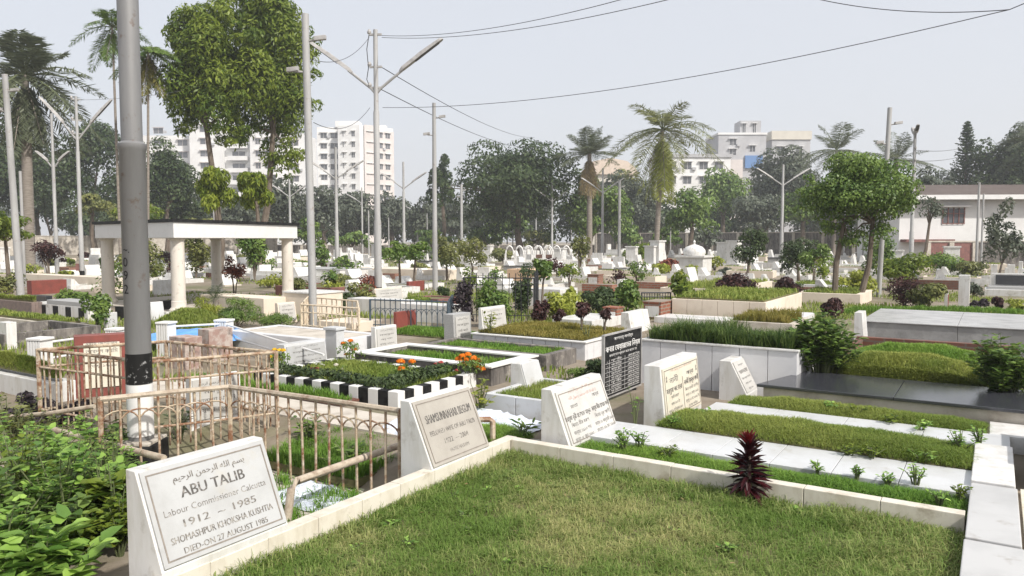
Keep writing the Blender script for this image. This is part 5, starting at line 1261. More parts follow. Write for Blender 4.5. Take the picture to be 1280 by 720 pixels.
# ================================================================== TREES
def limb_tubes(mb, base, top, r0, targets, jit=0.15):
    base, top = Vector(base), Vector(top)
    mid = (base + top) / 2 + Vector((random.uniform(-1, 1), random.uniform(-1, 1), 0)) * (top - base).length * 0.05
    mb.tube([base, mid, top], [r0 * 1.25, r0, r0 * 0.75], 8)
    for c in targets:
        c = Vector(c); m = top.lerp(c, 0.5) + Vector((0, 0, (c - top).length * 0.12))
        mb.tube([top - Vector((0, 0, r0)), m, c], [r0 * 0.55, r0 * 0.3, r0 * 0.1], 6, cap=False)
def tree(label, px, D, cx, cy, w, h, lm, n, leaf=3.2, blobs=26, trunk=8, group=None, name='tree', br=(0.22, 0.40), lo=0.3, hi=0.85, droop=0.2, asp=0.5, flat=0.85, base_py=None, depth=0.9, zmin=-0.75, splits=4, trunks=None, zb=0.0, extra=None, lvar=0.22):
    """px: trunk column; cx,cy,w,h: crown centre and size in photo pixels; D: distance"""
    b = atD(px, 300, D); b.z = zb
    m = D / F
    c = Vector(((cx - 640) / F * D * 1.0, D, zof(cx, cy, D))) - b
    r = (w * m / 2, w * m / 2 * depth, h * m / 2)
    t = thing(name, label, 'tree', b, 0, group)
    bl = crown_blobs(c, r, blobs, br, lo, hi, flat, zmin)
    if extra:
        for ex, ey, er in extra:
            q = Vector(((ex - 640) / F * D, D, zof(ex, ey, D))) - b; bl += crown_blobs(q, (er * m, er * m * 0.9, er * m * 0.8), 6, br, lo, hi, flat, zmin)
    V, Q, tt = blob_leaves(bl, n, leaf * m * 1.25, leaf * m * 1.25 * asp, droop, tvar=lvar)
    link('crown', npmesh('crown', V, Q, None, tt), lm, t)
    mb = MB()
    for i, tx in enumerate(trunks or [px]):
        o = Vector(((tx - px) * m, 0, -0.15)); tp = Vector((c.x + (tx - (px if trunks is None else sum(trunks) / len(trunks))) * m * 1.2, 0, max(c.z - r[2] * 0.55, 0.3)))
        limb_tubes(mb, o, tp, trunk * m / 2, [Vector(bl[k][:3]) for k in RNG.choice(len(bl), min(splits, len(bl)), replace=False)])
    mk('trunk', mb, M_bark, t, smooth=True)
    return t
def shrub(label, px, py, w, h, lm, n, leaf=3.0, z0=0.0, group=None, name='shrub', cat='shrub', stem=True, blobs=9, asp=0.5, droop=0.1, D=None, bark=None, gap=0.0, broad=False, br=(0.3, 0.5)):
    b = at(px, py, z0) if D is None else atD(px, 300, D)
    if D is not None: b.z = z0
    D = b.y; m = D / F; t = thing(name, label, cat, b, 0, group)
    H_ = h * m; r = (w * m / 2, w * m / 2, H_ * (1 - gap) / 2); c = Vector((0, 0, H_ * gap + r[2]))
    bl = crown_blobs(c, r, blobs, br, 0.25, 0.72, 1.0, -1.0)
    V, Q, tt = blob_leaves(bl, n, leaf * m * 1.25, leaf * m * 1.25 * asp, droop, inner=0.3)
    if broad:
        k = len(V) // 4; P = V.reshape(k, 4, 3)[:, 0]; d = unit(P - np.array(c)[None] * np.array([1, 1, 0.6]))
        V, Q = leaf6(P, unit(d * 0.5 + np.array([0, 0, 0.8]) + rdir(k) * 0.5), d + rdir(k) * 0.5 - np.array([0, 0, .2]), leaf * m * 1.25 * RNG.uniform(.7, 1.3, k), leaf * m * 1.25 * asp)
        tt = np.repeat(np.clip(RNG.normal(0.45, 0.25, k), 0, 1), 6)
    o = link('foliage', npmesh('foliage', V, Q, None, tt), lm, t)
    mb = MB()
    for i in range(4 if stem else 2):
        k = bl[i % len(bl)]; mb.tube([(random.uniform(-.03, .03), random.uniform(-.03, .03), -0.08), (k[0] * 0.3, k[1] * 0.3, k[2] * 0.5), k[:3]], [0.9 * m + 0.004, 0.6 * m + 0.003, 0.2 * m + 0.002], 5, cap=False)
    mk('stem', mb, bark or M_bark, t, smooth=True)
    return t
def fronds(base, n, L, sag, lmr=(0.2, 1.2), elev=(-0.9, 1.2), leaf=0.3, wleaf=0.03, nl=46, rot0=0.0, elevs=None):
    """pinnate fronds from one point; returns leaflets and rachis tubes"""
    parts = []; ribs = MB()
    for i in range(n):
        az = rot0 + i * 2.399 + random.uniform(-.25, .25); e = elevs[i] if elevs is not None else random.uniform(*elev); l = L * random.uniform(0.85, 1.1)
        d0 = np.array([math.cos(az) * math.cos(e), math.sin(az) * math.cos(e), math.sin(e)]); hor = np.array([math.cos(az), math.sin(az), 0])
        u = np.linspace(0, 1, nl)
        P = np.array(base)[None] + d0[None] * (u * l)[:, None] + np.array([0, 0, -1.0])[None] * (sag * (0.5 + 0.5 * max(0.0, math.cos(e))) * l * u ** 2)[:, None]
        tg = unit(np.gradient(P, axis=0)); side = unit(np.cross(tg, np.array([0, 0, 1.0]) + 1e-3)); nrm = np.cross(side, tg)
        env = np.sin(np.pi * np.clip(u * 0.92 + 0.06, 0, 1)) ** 0.55; k = u > 0.1
        for sg in (-1, 1):
            X = side * sg + tg * 0.55 + np.array([0, 0, -0.45])[None] + RNG.normal(0, 0.12, P.shape)
            ll = (leaf * env)[k] * RNG.uniform(.8, 1.15, k.sum())
            Xu = unit(X[k]); V, Q = leaf_quads(P[k] + Xu * (ll / 2)[:, None], unit(nrm[k] + RNG.normal(0, .25, (k.sum(), 3))), Xu, ll, wleaf)
            parts.append((V, Q, np.repeat(np.clip(RNG.normal(0.45 + random.uniform(-.2, .2), 0.15, k.sum()), 0, 1), 4)))
        ribs.tube([Vector(P[j]) for j in (0, nl // 4, nl // 2, 3 * nl // 4, nl - 1)], [wleaf * 0.8, wleaf * 0.6, wleaf * .45, wleaf * .3, wleaf * .1], 4, cap=False)
    return merge(parts), ribs
def palm(label, px, D, cpx, cpy, rpx, n, lm, trunkpx, elev=(-0.6, 1.3), sag=0.5, wleaf=None, leafk=0.24, bulge=1.0, hang=None, crownshaft=False, elevs=None, nl=62):
    b = atD(px, 300, D); b.z = 0; m = D / F; top = Vector(((cpx - 640) * m, D, zof(cpx, cpy, D))) - b; L = rpx * m
    t = thing('palm_tree', label, 'palm tree', b); wl = wleaf or L * 0.0125
    (V, Q, tt), ribs = fronds(top, n, L, sag, elev=elev, leaf=L * leafk, wleaf=wl, elevs=elevs, nl=nl)
    cr = link('crown', npmesh('fronds', V, Q, None, tt), lm, t); mk('rib', ribs, M_stem, cr)
    if hang:
        (V, Q, tt), ribs = fronds(top - Vector((0, 0, L * .06)), hang[0], L * hang[1], 0.15, elev=hang[3] if len(hang) > 3 else (-1.45, -1.05), leaf=L * leafk * 0.9, wleaf=wl, nl=nl)
        h_ = link('hanging_fronds', npmesh('hanging_fronds', V, Q, None, tt), hang[2], t); mk('rib', ribs, M_palmbark, h_)
    r = trunkpx * m / 2; mb = MB()
    mb.tube([Vector((0, 0, -.15)), Vector((0, 0, .4)), top * 0.35, top * 0.7, top], [r * 1.25, r * 1.05, r * bulge, r * 0.9, r * 0.7], 12)
    mk('trunk', mb, M_palmbark, t, smooth=True)
    if crownshaft: mk('crownshaft', MB().tube([top - Vector((0, 0, L * .35)), top - Vector((0, 0, L * .1)), top + Vector((0, 0, L * .1))], [r * .8, r * .85, r * .3], 10), M_stem, t, smooth=True)
    return t

# palms
palm('royal palm with thick grey trunk and heavy drooping crown', 36, 44, 40, 94, 90, 26, L_palm, 12.5, (-0.7, 1.3), 0.5, leafk=0.30, wleaf=0.085, hang=(9, 0.95, L_palm))
palm('slender areca palm with thin pale stem half behind the thick grey pole', 150, 40, 150, 34, 46, 14, L_mid, 3.2, (-0.5, 1.4), 0.75, leafk=0.34, wleaf=0.04, hang=(3, 0.9, L_mid))
palm('slender leaning areca palm with yellowing hanging fronds', 184, 38, 193, 64, 44, 15, L_mid, 3.2, (-0.3, 1.4), 0.6, leafk=0.36, wleaf=0.045, hang=(6, 1.15, L_drygreen))
palm('coconut palm with big arching crown and yellowed hanging fronds', 820, 58, 826, 162, 78, 21, L_olive, 6.5, (-0.3, 1.3), 0.6, leafk=0.26, hang=(12, 0.95, L_yellow))
palm('date palm with upright fan of fronds above a shaggy dry skirt', 737, 75, 736, 192, 46, 34, L_palm, 7, (-0.2, 1.3), 0.3, leafk=0.26, hang=(14, 1.0, L_dry, (-1.5, -1.2)))
palm('coconut palm with spreading grey green crown above the twin trunk tree', 1042, 82, 1042, 188, 54, 22, L_palm, 5, (-0.6, 1.3), 0.5, leafk=0.28)
palm('date palm behind the leaning steel pole', 1118, 78, 1116, 200, 46, 24, L_palm, 7, (-0.3, 1.3), 0.3, leafk=0.24)
palm('palm with drooping fronds at the picture edge by the white house', 1287, 60, 1284, 178, 48, 20, L_grey, 7, (-0.9, 1.3), 0.5, leafk=0.28, hang=(8, 1.0, L_grey))
palm('cycad like palm with arching dark fronds by the gazebo column', 268, 16.5, 268, 372, 28, 16, L_dark, 7, (0.1, 1.3), 0.5, leafk=0.30, nl=30)

# tall mast-like trees
for lab, px, cx, cy, w, h, D, ex in (('tall leafy tree with drooping bright leaves, the fuller of the tall pair', 277, 262, 100, 120, 200, 40, [(235, 60, 36), (250, 128, 36), (228, 108, 26), (245, 158, 28), (285, 172, 26), (300, 120, 34), (275, 20, 40), (312, 60, 38), (308, 110, 36), (300, 158, 28)]),
                                     ('tall leafy tree with drooping leaves beside the slim grey pole', 319, 345, 95, 128, 235, 42, [(375, 60, 40), (374, 140, 38), (360, 190, 30), (330, 30, 40), (388, 95, 26), (350, 205, 24), (376, 200, 22), (318, 165, 32), (345, 10, 44), (306, 20, 40), (302, -20, 44), (330, 195, 28), (362, 216, 20)])):
    tree(lab, px, D, cx, cy, w, h, L_lime, 30000, 5.2, 54, 8, br=(0.24, 0.38), droop=0.2, asp=0.34, extra=ex, splits=7, lvar=0.3)
for lab, px in (('young lime green tree with round drooping crown, nearer the thick grey pole', 274), ('young lime green tree with round drooping crown, nearer the slim grey pole', 323)):
    tree(lab, px, 33, px, 241, 46, 54, L_young, 3600, 5.5, 16, 6, droop=0.45, asp=0.32, br=(.3,.5))
# the round dark tree and far tree line
tree('big round dark tree with dense crown in the middle of the tree line', 652, 80, 648, 232, 176, 118, L_dark, 24000, 3.6, 70, 8, br=(0.22, 0.34), extra=[(615, 288, 36), (585, 288, 32), (690, 292, 28), (566, 238, 34), (612, 270, 40), (668, 275, 44), (556, 262, 26), (718, 262, 30), (700, 225, 34)], splits=8)
tree('small dark tree at the edge of the round dark tree', 553, 88, 553, 228, 40, 70, L_dark, 1800, 4.0, 14, 5)
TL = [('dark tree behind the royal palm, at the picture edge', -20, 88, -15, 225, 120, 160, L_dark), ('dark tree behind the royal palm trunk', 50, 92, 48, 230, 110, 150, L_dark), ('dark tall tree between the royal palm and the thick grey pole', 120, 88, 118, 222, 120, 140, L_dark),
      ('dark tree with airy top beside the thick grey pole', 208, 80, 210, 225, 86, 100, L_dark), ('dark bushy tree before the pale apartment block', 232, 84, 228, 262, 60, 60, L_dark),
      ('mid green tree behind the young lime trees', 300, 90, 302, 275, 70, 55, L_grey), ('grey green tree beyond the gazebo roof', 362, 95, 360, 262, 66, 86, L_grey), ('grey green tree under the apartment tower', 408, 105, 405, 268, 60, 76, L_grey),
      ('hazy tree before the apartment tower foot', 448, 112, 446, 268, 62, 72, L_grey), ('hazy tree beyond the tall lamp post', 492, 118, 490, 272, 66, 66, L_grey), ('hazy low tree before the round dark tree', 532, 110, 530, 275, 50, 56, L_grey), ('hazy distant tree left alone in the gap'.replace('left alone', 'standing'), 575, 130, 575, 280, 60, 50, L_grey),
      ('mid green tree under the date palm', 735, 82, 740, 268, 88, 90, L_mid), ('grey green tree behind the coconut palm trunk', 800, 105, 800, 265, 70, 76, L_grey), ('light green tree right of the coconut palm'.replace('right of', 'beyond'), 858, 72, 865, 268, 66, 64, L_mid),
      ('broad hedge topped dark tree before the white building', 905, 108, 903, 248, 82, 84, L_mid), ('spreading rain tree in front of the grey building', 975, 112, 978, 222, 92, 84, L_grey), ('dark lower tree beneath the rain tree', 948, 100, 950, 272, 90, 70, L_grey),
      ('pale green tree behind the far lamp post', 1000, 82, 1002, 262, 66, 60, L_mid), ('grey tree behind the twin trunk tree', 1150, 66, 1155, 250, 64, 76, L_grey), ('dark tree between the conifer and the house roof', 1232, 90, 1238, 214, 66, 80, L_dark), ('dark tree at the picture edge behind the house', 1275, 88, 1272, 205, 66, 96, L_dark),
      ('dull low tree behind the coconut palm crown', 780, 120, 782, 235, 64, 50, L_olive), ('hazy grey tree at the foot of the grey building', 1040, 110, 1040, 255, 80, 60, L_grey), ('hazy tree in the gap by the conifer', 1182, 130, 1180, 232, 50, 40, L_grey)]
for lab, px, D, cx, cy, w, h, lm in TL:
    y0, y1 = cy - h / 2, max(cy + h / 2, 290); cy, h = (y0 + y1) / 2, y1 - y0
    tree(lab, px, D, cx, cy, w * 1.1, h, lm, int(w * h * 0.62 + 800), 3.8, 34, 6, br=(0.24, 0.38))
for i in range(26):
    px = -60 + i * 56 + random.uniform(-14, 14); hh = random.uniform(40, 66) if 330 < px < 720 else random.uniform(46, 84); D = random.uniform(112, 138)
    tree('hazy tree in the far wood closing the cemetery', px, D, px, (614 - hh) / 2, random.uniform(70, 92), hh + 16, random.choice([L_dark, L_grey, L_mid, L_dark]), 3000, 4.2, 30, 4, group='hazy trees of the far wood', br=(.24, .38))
# background bushes in the far line
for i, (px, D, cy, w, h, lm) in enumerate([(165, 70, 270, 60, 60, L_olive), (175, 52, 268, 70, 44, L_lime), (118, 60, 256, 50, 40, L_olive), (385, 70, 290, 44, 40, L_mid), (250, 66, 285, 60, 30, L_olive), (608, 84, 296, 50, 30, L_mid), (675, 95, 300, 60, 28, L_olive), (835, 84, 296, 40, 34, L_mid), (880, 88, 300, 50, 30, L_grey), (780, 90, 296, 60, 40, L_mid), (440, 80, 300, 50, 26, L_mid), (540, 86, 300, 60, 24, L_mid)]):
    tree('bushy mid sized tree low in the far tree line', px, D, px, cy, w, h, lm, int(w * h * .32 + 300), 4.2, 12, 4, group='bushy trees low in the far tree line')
# conifer
D = 92; b = atD(1204, 300, D); b.z = 0; t = thing('conifer', 'tall narrow conifer with tiered branches beside the white house', 'tree', b); m = D / F
parts = []; mb = MB(); top = zof(1203, 152, D); mb.tube([(0, 0, -.1), (0, 0, top * .5), (0, 0, top)], [.28, .18, .03], 8)
for z in np.arange(zof(1203, 240, D), top, 0.33):
    u = (top - z) / (top - zof(1203, 240, D)); r = (1.9 * u ** 0.8 + 0.15)
    for k in range(15):
        az = random.uniform(0, 6.28); l = r * random.uniform(.7, 1.15); q = np.linspace(.1, 1, 9)
        P = np.stack([np.cos(az) * q * l, np.sin(az) * q * l, z + 0.28 * l * q ** 2 - .1 * q], 1) + RNG.normal(0, .05, (9, 3))
        V, Q = leaf_quads(P, unit(rdir(9) + np.array([0, 0, .8])), np.array([math.cos(az), math.sin(az), .3])[None] + rdir(9) * .6, .42, .17); parts.append((V, Q, np.repeat(RNG.random(9) * .6, 4)))
V, Q, tt = merge(parts); link('crown', npmesh('crown', V, Q, None, tt), L_dark, t); mk('trunk', mb, M_bark, t)

# ---- trees and bushes among the graves
tree('twin trunk tree with wide clipped dark green crown', 1060, 20.5, 1072, 246, 130, 104, L_mid, 26000, 3.3, 60, 7, br=(0.24, 0.36), trunks=[1045, 1074], extra=[(1015, 258, 24), (1128, 262, 26), (1075, 300, 30), (1105, 290, 28), (1040, 235, 26), (1030, 285, 26), (1058, 296, 28), (1125, 240, 26), (1012, 235, 22)], splits=7, asp=0.55)
tree('small flat topped dark tree by the lamp post', 500, 27, 499, 316, 46, 32, L_mid, 1700, 2.8, 14, 3, br=(.22, .46), lo=.25, hi=.85); tree('small flat topped tree with forked trunk', 516, 28, 519, 316, 42, 34, L_mid, 1600, 2.8, 14, 3, br=(.22, .46), lo=.25, hi=.85)
tree('small rounded olive tree before the far white graves', 559, 32, 558, 316, 52, 48, L_olive, 2000, 3.0, 14, 3, br=(.22, .46), lo=.25, hi=.85); tree('small bushy tree with pale trunk behind the steel pole', 591, 29, 591, 320, 42, 46, L_olive, 1600, 2.8, 14, 3, br=(.22, .46), lo=.25, hi=.85)
tree('little dark leaved tree in front of the white wall', 679, 18.5, 679, 338, 30, 50, L_mid, 800, 5.0, 12, 3, asp=0.55, br=(.22, .46), lo=.25, hi=.85)
tree('dark bushy conical tree among the far tombs', 936, 33, 936, 312, 46, 62, L_dark, 2200, 3.0, 16, 4, br=(.22, .46), lo=.25, hi=.85); tree('dark round bush tree by the twin trunk tree', 1000, 31, 998, 318, 52, 62, L_dark, 2400, 3.0, 16, 4, br=(.22, .46), lo=.25, hi=.85)
tree('bright green bushy tree by the twin trunk tree', 1018, 29, 1018, 328, 44, 50, L_mid, 1900, 3.0, 14, 3, br=(.22, .46), lo=.25, hi=.85); tree('clipped lime green bush tree by the pale thick pole', 10, 24, 8, 286, 80, 48, L_lime, 4200, 3.4, 22, 5)
tree('open leafy shrub tree before the white house', 1250, 28, 1252, 300, 56, 110, L_grey, 1500, 4.0, 22, 3, br=(0.16, 0.28)); tree('bare branched small tree near the roadside lamp', 1150, 40, 1160, 265, 44, 50, L_grey, 400, 3.5, 12, 4, splits=7)
SH = [  # label, px, py(base), w, h, material, n, leaf, kwargs
 ('dark red spiky shrub above the red planter', 62, 352, 46, 56, L_maroon, 700, 6, dict(asp=.22, gap=.25)), ('rust red spiky shrub behind the gazebo', 293, 372, 28, 54, L_redbright, 420, 6, dict(asp=.22, gap=.3)),
 ('yellow green bush at the picture edge by the pale pole', 8, 372, 46, 34, L_olive, 1300, 3.5, {}), ('leafy bush above the pillared wall', 88, 385, 46, 32, L_mid, 1100, 4, {}), ('climbing leafy plant by the pillared wall end', 120, 414, 34, 60, L_mid, 1100, 4.5, {}),
 ('dense green bush behind the gazebo columns', 175, 360, 70, 64, L_olive, 2300, 3.6, {}), ('wild tall grass clump by the gazebo column', 262, 402, 40, 30, L_yellow, 700, 9, dict(asp=.08)), ('feathery bright green bush by the gazebo column', 298, 408, 66, 36, L_mid, 1600, 8, dict(asp=.09)), ('feathery green grass below the gazebo', 345, 412, 50, 26, L_mid, 800, 8, dict(asp=.08)),
 ('bushy green tree shape inside the gazebo shade', 318, 352, 44, 66, L_mid, 1500, 4, dict(gap=.25)), ('scrubby olive bush on the reddish bed', 372, 370, 40, 24, L_olive, 900, 3.5, {}), ('scrubby bush with brown tips on the reddish bed', 420, 366, 50, 26, L_olive, 1000, 3.5, {}), ('dry brownish bush near the lamp post foot', 458, 378, 40, 34, L_redbright, 500, 3.5, dict(asp=.4)), ('sprawling olive bush under the lamp post', 452, 382, 44, 32, L_olive, 800, 3.5, {}),
 ('dark leafy bush behind the cream railing', 430, 390, 34, 26, L_dark, 800, 4, {}), ('clipped round dark bush by the red planter', 556, 374, 20, 18, L_dark, 900, 2.4, {}), ('low yellow green hedge behind the dark blue railing', 525, 384, 110, 14, L_lime, 2200, 3.2, dict(br=(.12, .3))),
 ('tall dark shrub growing through the dark blue railing end', 578, 410, 34, 66, L_purple, 1200, 4, {}), ('flowering bush with dark leaves by the black fence', 612, 408, 56, 60, L_mid, 1900, 4, {}), ('dark bush entangled in the black fence', 652, 396, 34, 50, L_dark, 1200, 4, {}),
 ('tall dark red croton column by the yellowed bed', 676, 415, 24, 44, L_maroon, 900, 4.5, {}), ('small dark croton near the yellowed bed', 699, 412, 18, 26, L_maroon, 420, 4, dict(gap=.3)), ('round purple shrub on a thin stem, the larger of two', 727, 417, 27, 40, L_maroon, 700, 4.2, dict(gap=.42, z0=.25)), ('round purple shrub on a thin stem, the smaller of two', 755, 418, 22, 36, L_maroon, 480, 4, dict(gap=.45, z0=.25)),
 ('yellow green bush behind the two purple shrubs', 700, 400, 60, 40, L_yellow, 1600, 4, {}), ('broad leaved yellow green plant beside the brick tomb', 716, 388, 26, 30, L_yellow, 300, 9, dict(asp=.4)), ('dense dark green bush behind the brick tomb', 754, 392, 56, 36, L_dark, 1800, 4, {}), ('tall mixed shrub by the lattice fence', 786, 392, 40, 52, L_mid, 1500, 4.5, {}),
 ('bright leafy plant at the lattice fence end', 852, 380, 40, 40, L_lime, 500, 7, dict(asp=.5)), ('dark red croton clump behind the cream planter', 913, 374, 40, 34, L_maroon, 1300, 5, {}), ('rounded dark red croton above the cream planter end', 985, 378, 38, 30, L_maroon, 1200, 5, {}), ('small yellow green weeds on the cream planter', 960, 380, 34, 18, L_yellow, 400, 5, {}), ('tiny dark croton behind the planter wall', 938, 368, 16, 18, L_maroon, 300, 4, {}),
 ('dark weed bush at the foot of the notice board', 742, 478, 40, 30, L_dark, 900, 6, dict(asp=.3)), ('feathery green weed beside the notice board', 722, 474, 34, 16, L_mid, 600, 8, dict(asp=.12)), ('purple dark small plant behind the notice board', 806, 462, 16, 20, L_purple, 260, 5, {}),
 ('dark red croton peeping above the leafy shrub', 1040, 398, 30, 32, L_maroon, 700, 5, {}), ('spiky bush with red tips by the leaning pole', 1130, 386, 60, 44, L_maroon, 900, 5, dict(asp=.3)), ('olive bush by the leaning pole foot', 1158, 388, 60, 42, L_olive, 1700, 4, {}), ('bright yellow green bush beyond the leaning pole', 1125, 362, 70, 54, L_lime, 2400, 4, {}), ('green bush beside the twin trunk tree foot', 1075, 372, 60, 40, L_yellow, 1500, 4, {}),
 ('dense green bush under the twin trunk tree', 1100, 352, 50, 60, L_mid, 1600, 3.5, {}), ('dark small croton beside the cream pillar', 1222, 390, 22, 20, L_purple, 500, 4, {}), ('dark small croton before the granite board', 1248, 390, 16, 20, L_maroon, 400, 4, {}), ('yellow green bush at the picture edge near the granite board', 1272, 392, 26, 18, L_yellow, 600, 4, {}), ('pale flowering bush near the cream pillar', 1218, 372, 22, 22, L_grey, 500, 3.5, {}),
 ('green bush before the reddish wall', 1182, 348, 70, 36, L_mid, 1600, 3.5, {}), ('green leafy bush between roadside lamp and wall', 1210, 350, 50, 24, L_olive, 1000, 3.5, {}), ('bush among far tombs by the steel pole', 630, 330, 40, 26, L_olive, 800, 3.5, {}), ('orange leaved bush by the domed tomb', 838, 342, 30, 22, L_redbright, 400, 4, {}), ('yellow bush by the domed tomb', 826, 346, 34, 20, L_yellow, 500, 4, {}), ('thin leafy tree like bush among white graves', 725, 342, 26, 60, L_olive, 700, 3.5, dict(gap=.2)), ('green bush before the far pale poles', 795, 330, 40, 30, L_lime, 700, 3.5, {}),
 ('dull bush behind the gazebo, between its columns', 245, 348, 50, 60, L_olive, 1500, 3.6, {}), ('loose green bush far behind the cream railing', 402, 338, 30, 40, L_mid, 700, 3.5, {}), ('low bush on the white wall by the slim pole', 430, 344, 40, 22, L_dark, 600, 3.5, {})]
for lab, px, py, w, h, lm, n, lf, kw in SH:
    shrub(lab, px, py, w, h, lm, n, lf, **kw)
rr2 = random.Random(3); k_ = 0
for i in range(400):
    if k_ >= 80: break
    D = rr2.uniform(22, 66); x = rr2.uniform(-.68, .68) * D
    if any((x - a) ** 2 + (D - b_) ** 2 < .6 for a, b_, c_ in occupied[-400:]) and rr2.random() < .7: continue
    px = 640 + x / D * F; lm = rr2.choice([L_mid, L_olive, L_olive, L_dark, L_yellow, L_maroon, L_lime, L_grey]); hh = rr2.uniform(0.35, 1.15); m_ = D / F
    nm = {L_maroon: 'dark red', L_yellow: 'yellow green', L_lime: 'bright green', L_dark: 'dark green', L_grey: 'grey green'}.get(lm, 'olive green')
    shrub('small %s bush scattered among the far white graves' % nm, px, 0, rr2.uniform(.7, 1.5) / m_, hh / m_, lm, 260, 3.6, D=D, group='small %s bushes among the far graves' % nm, blobs=7); k_ += 1

# ---- close plants
def dracaena(label, base, h, r):
    t = thing('red_dracaena', label, 'plant', base); n = 150
    z = RNG.uniform(0.28, 1.0, n) * h; az = RNG.uniform(0, 6.28, n); u = z / h
    el = np.clip(-0.3 + 1.5 * (u - 0.35) / 0.65, -0.5, 1.35) + RNG.normal(0, .15, n)
    X = np.stack([np.cos(az) * np.cos(el), np.sin(az) * np.cos(el), np.sin(el)], 1)
    P = np.stack([np.zeros(n), np.zeros(n), z * 0.86], 1); L = r * (1.25 - 0.55 * u) * RNG.uniform(.8, 1.2, n)
    V, Q = leaf6(P, unit(np.stack([-np.cos(az) * np.sin(el), -np.sin(az) * np.sin(el), np.cos(el)], 1) + rdir(n) * .15), X, L, L * 0.26)
    tint = np.clip(np.where(u > 0.9, RNG.uniform(.5, 1, n), RNG.random(n) * 0.16), 0, 1)
    link('foliage', npmesh('foliage', V, Q, None, np.repeat(tint, 6)), L_red, t)
    n = 26; az = RNG.uniform(0, 6.28, n); X = np.stack([np.cos(az) * .45, np.sin(az) * .45, -np.ones(n)], 1)
    V, Q = leaf6(np.stack([np.zeros(n), np.zeros(n), RNG.uniform(.26, .4, n) * h], 1), unit(np.stack([np.cos(az), np.sin(az), np.full(n, .4)], 1)), X, h * .30, .022)
    link('dry_leaves', npmesh('dry_leaves', V, Q, None, np.repeat(RNG.random(n), 6)), L_dry, t)
    mk('stem', MB().tube([(0, 0, -.03), (.01, 0, h * .4), (0, 0, h * .85)], [.017, .014, .01], 7), M_bark, t, smooth=True)
dracaena('dark red leaved dracaena standing in the lawn at the cream kerb', W(-1.30, 4.86, 0.01), 0.46, 0.145)
def leafy(label, base, h, w, nstem, nleaf, lm, L, asp=0.62, group=None, name='shrub', cat='shrub', up=0.6, low=0.2):
    t = thing(name, label, cat, base, 0, group); mb = MB(); Ps, Xs, Ns = [], [], []
    for i in range(nstem):
        az = random.uniform(0, 6.28); rr_ = random.uniform(.15, 1) * w / 2; hh = h * random.uniform(.6, 1.0) * (1 - .25 * (rr_ / (w / 2)) ** 2)
        tip = Vector((math.cos(az) * rr_, math.sin(az) * rr_, hh)); mid = Vector((tip.x * .45, tip.y * .45, hh * .55)); mb.tube([(tip.x * .08, tip.y * .08, -.05), mid, tip], [.006 + h * .004, .005 + h * .002, .002], 5, cap=False)
        for k in range(nleaf):
            u = random.uniform(low, 1.02); p = Vector((0, 0, 0)).lerp(mid, u * 2) if u < .5 else mid.lerp(tip, u * 2 - 1)
            a = random.uniform(0, 6.28); Ps.append(p); Xs.append((math.cos(a), math.sin(a), random.uniform(-.35, .45))); Ns.append((math.cos(a) * -.3 + random.gauss(0, .25), math.sin(a) * -.3 + random.gauss(0, .25), up + .4))
    n = len(Ps); P, X, N = np.array([tuple(p) for p in Ps]), np.array(Xs), unit(np.array(Ns))
    X = unit(X); V, Q = leaf6(P + X * L * .25, N, X, L * RNG.uniform(.6, 1.25, n), L * asp * RNG.uniform(.8, 1.1, n))
    link('foliage', npmesh('foliage', V, Q, None, np.repeat(np.clip(RNG.normal(.4, .26, n), 0, 1), 6)), lm, t); mk('stem', mb, M_stem, t, smooth=True)
leafy('glossy leafy shrub growing at the end of the black granite ledge', W(-1.60, 8.93, 0.02), 0.92, 0.85, 60, 34, L_mid, 0.085, name='leafy_shrub', low=.5)
leafy('leafy shrub at the picture edge behind the black granite ledge', W(0.10, 8.75, 0.02), 0.80, 0.68, 50, 32, L_mid, 0.078, name='leafy_shrub', low=.45)
LW = 'tangle of broad leaved weeds beside the pale headstone'
for i, (px, py, h, w, L) in enumerate([(20, 690, .62, .7, .105), (75, 668, .60, .7, .11), (130, 640, .55, .6, .10), (150, 690, .34, .35, .10), (-30, 660, .62, .8, .10), (30, 618, .60, .8, .085), (90, 600, .52, .7, .085), (140, 588, .42, .5, .075), (-20, 590, .6, .8, .08), (50, 570, .45, .8, .07), (55, 745, .42, .5, .12), (0, 740, .5, .6, .12), (62, 712, .42, .5, .15), (105, 700, .26, .4, .15), (10, 560, .5, .8, .065), (92, 566, .38, .6, .06), (60, 640, .6, .7, .1), (105, 690, .45, .6, .12), (30, 655, .6, .7, .11), (120, 610, .5, .6, .09), (150, 650, .42, .45, .1), (60, 600, .55, .7, .085), (5, 700, .6, .6, .12), (140, 668, .4, .4, .12), (20, 580, .5, .7, .075), (150, 615, .4, .4, .085)]):
    leafy('broad leaved green weed in the tangle beside the pale plaque headstone', at(px, py, -0.16), h * random.uniform(.85, 1.15), w, random.choice([10, 14, 20]), random.choice([16, 22, 26]), [L_weed, L_weed, L_mid, L_lime, L_olive][i % 5], L * random.choice([.45, .6, .6, .8, 1.05]), random.uniform(.6, .95), 'broad leaved weeds by the railing', 'broad_leaf_weed', 'weed', low=.3)
for i in range(9):
    px, py = random.uniform(5, 155), random.uniform(590, 690)
    leafy('thin tall weed stalk with small leaves in the tangle beside the railing', at(px, py, -.16), random.uniform(.5, .72), .16, 3, 26, random.choice([L_mid, L_weed]), .035, .4, 'tall weed stalks by the railing', 'weed_stalk', 'weed', low=.25)
for px, py in ((20, 535), (62, 540), (95, 530), (40, 520)):
    shrub('dark purplish weed clump among the pipes by the red headstone', px, py, 52, 32, L_purple, 500, 6, group='dark purplish weeds by the red headstone', z0=-0.05, name='dark_weed', cat='weed')
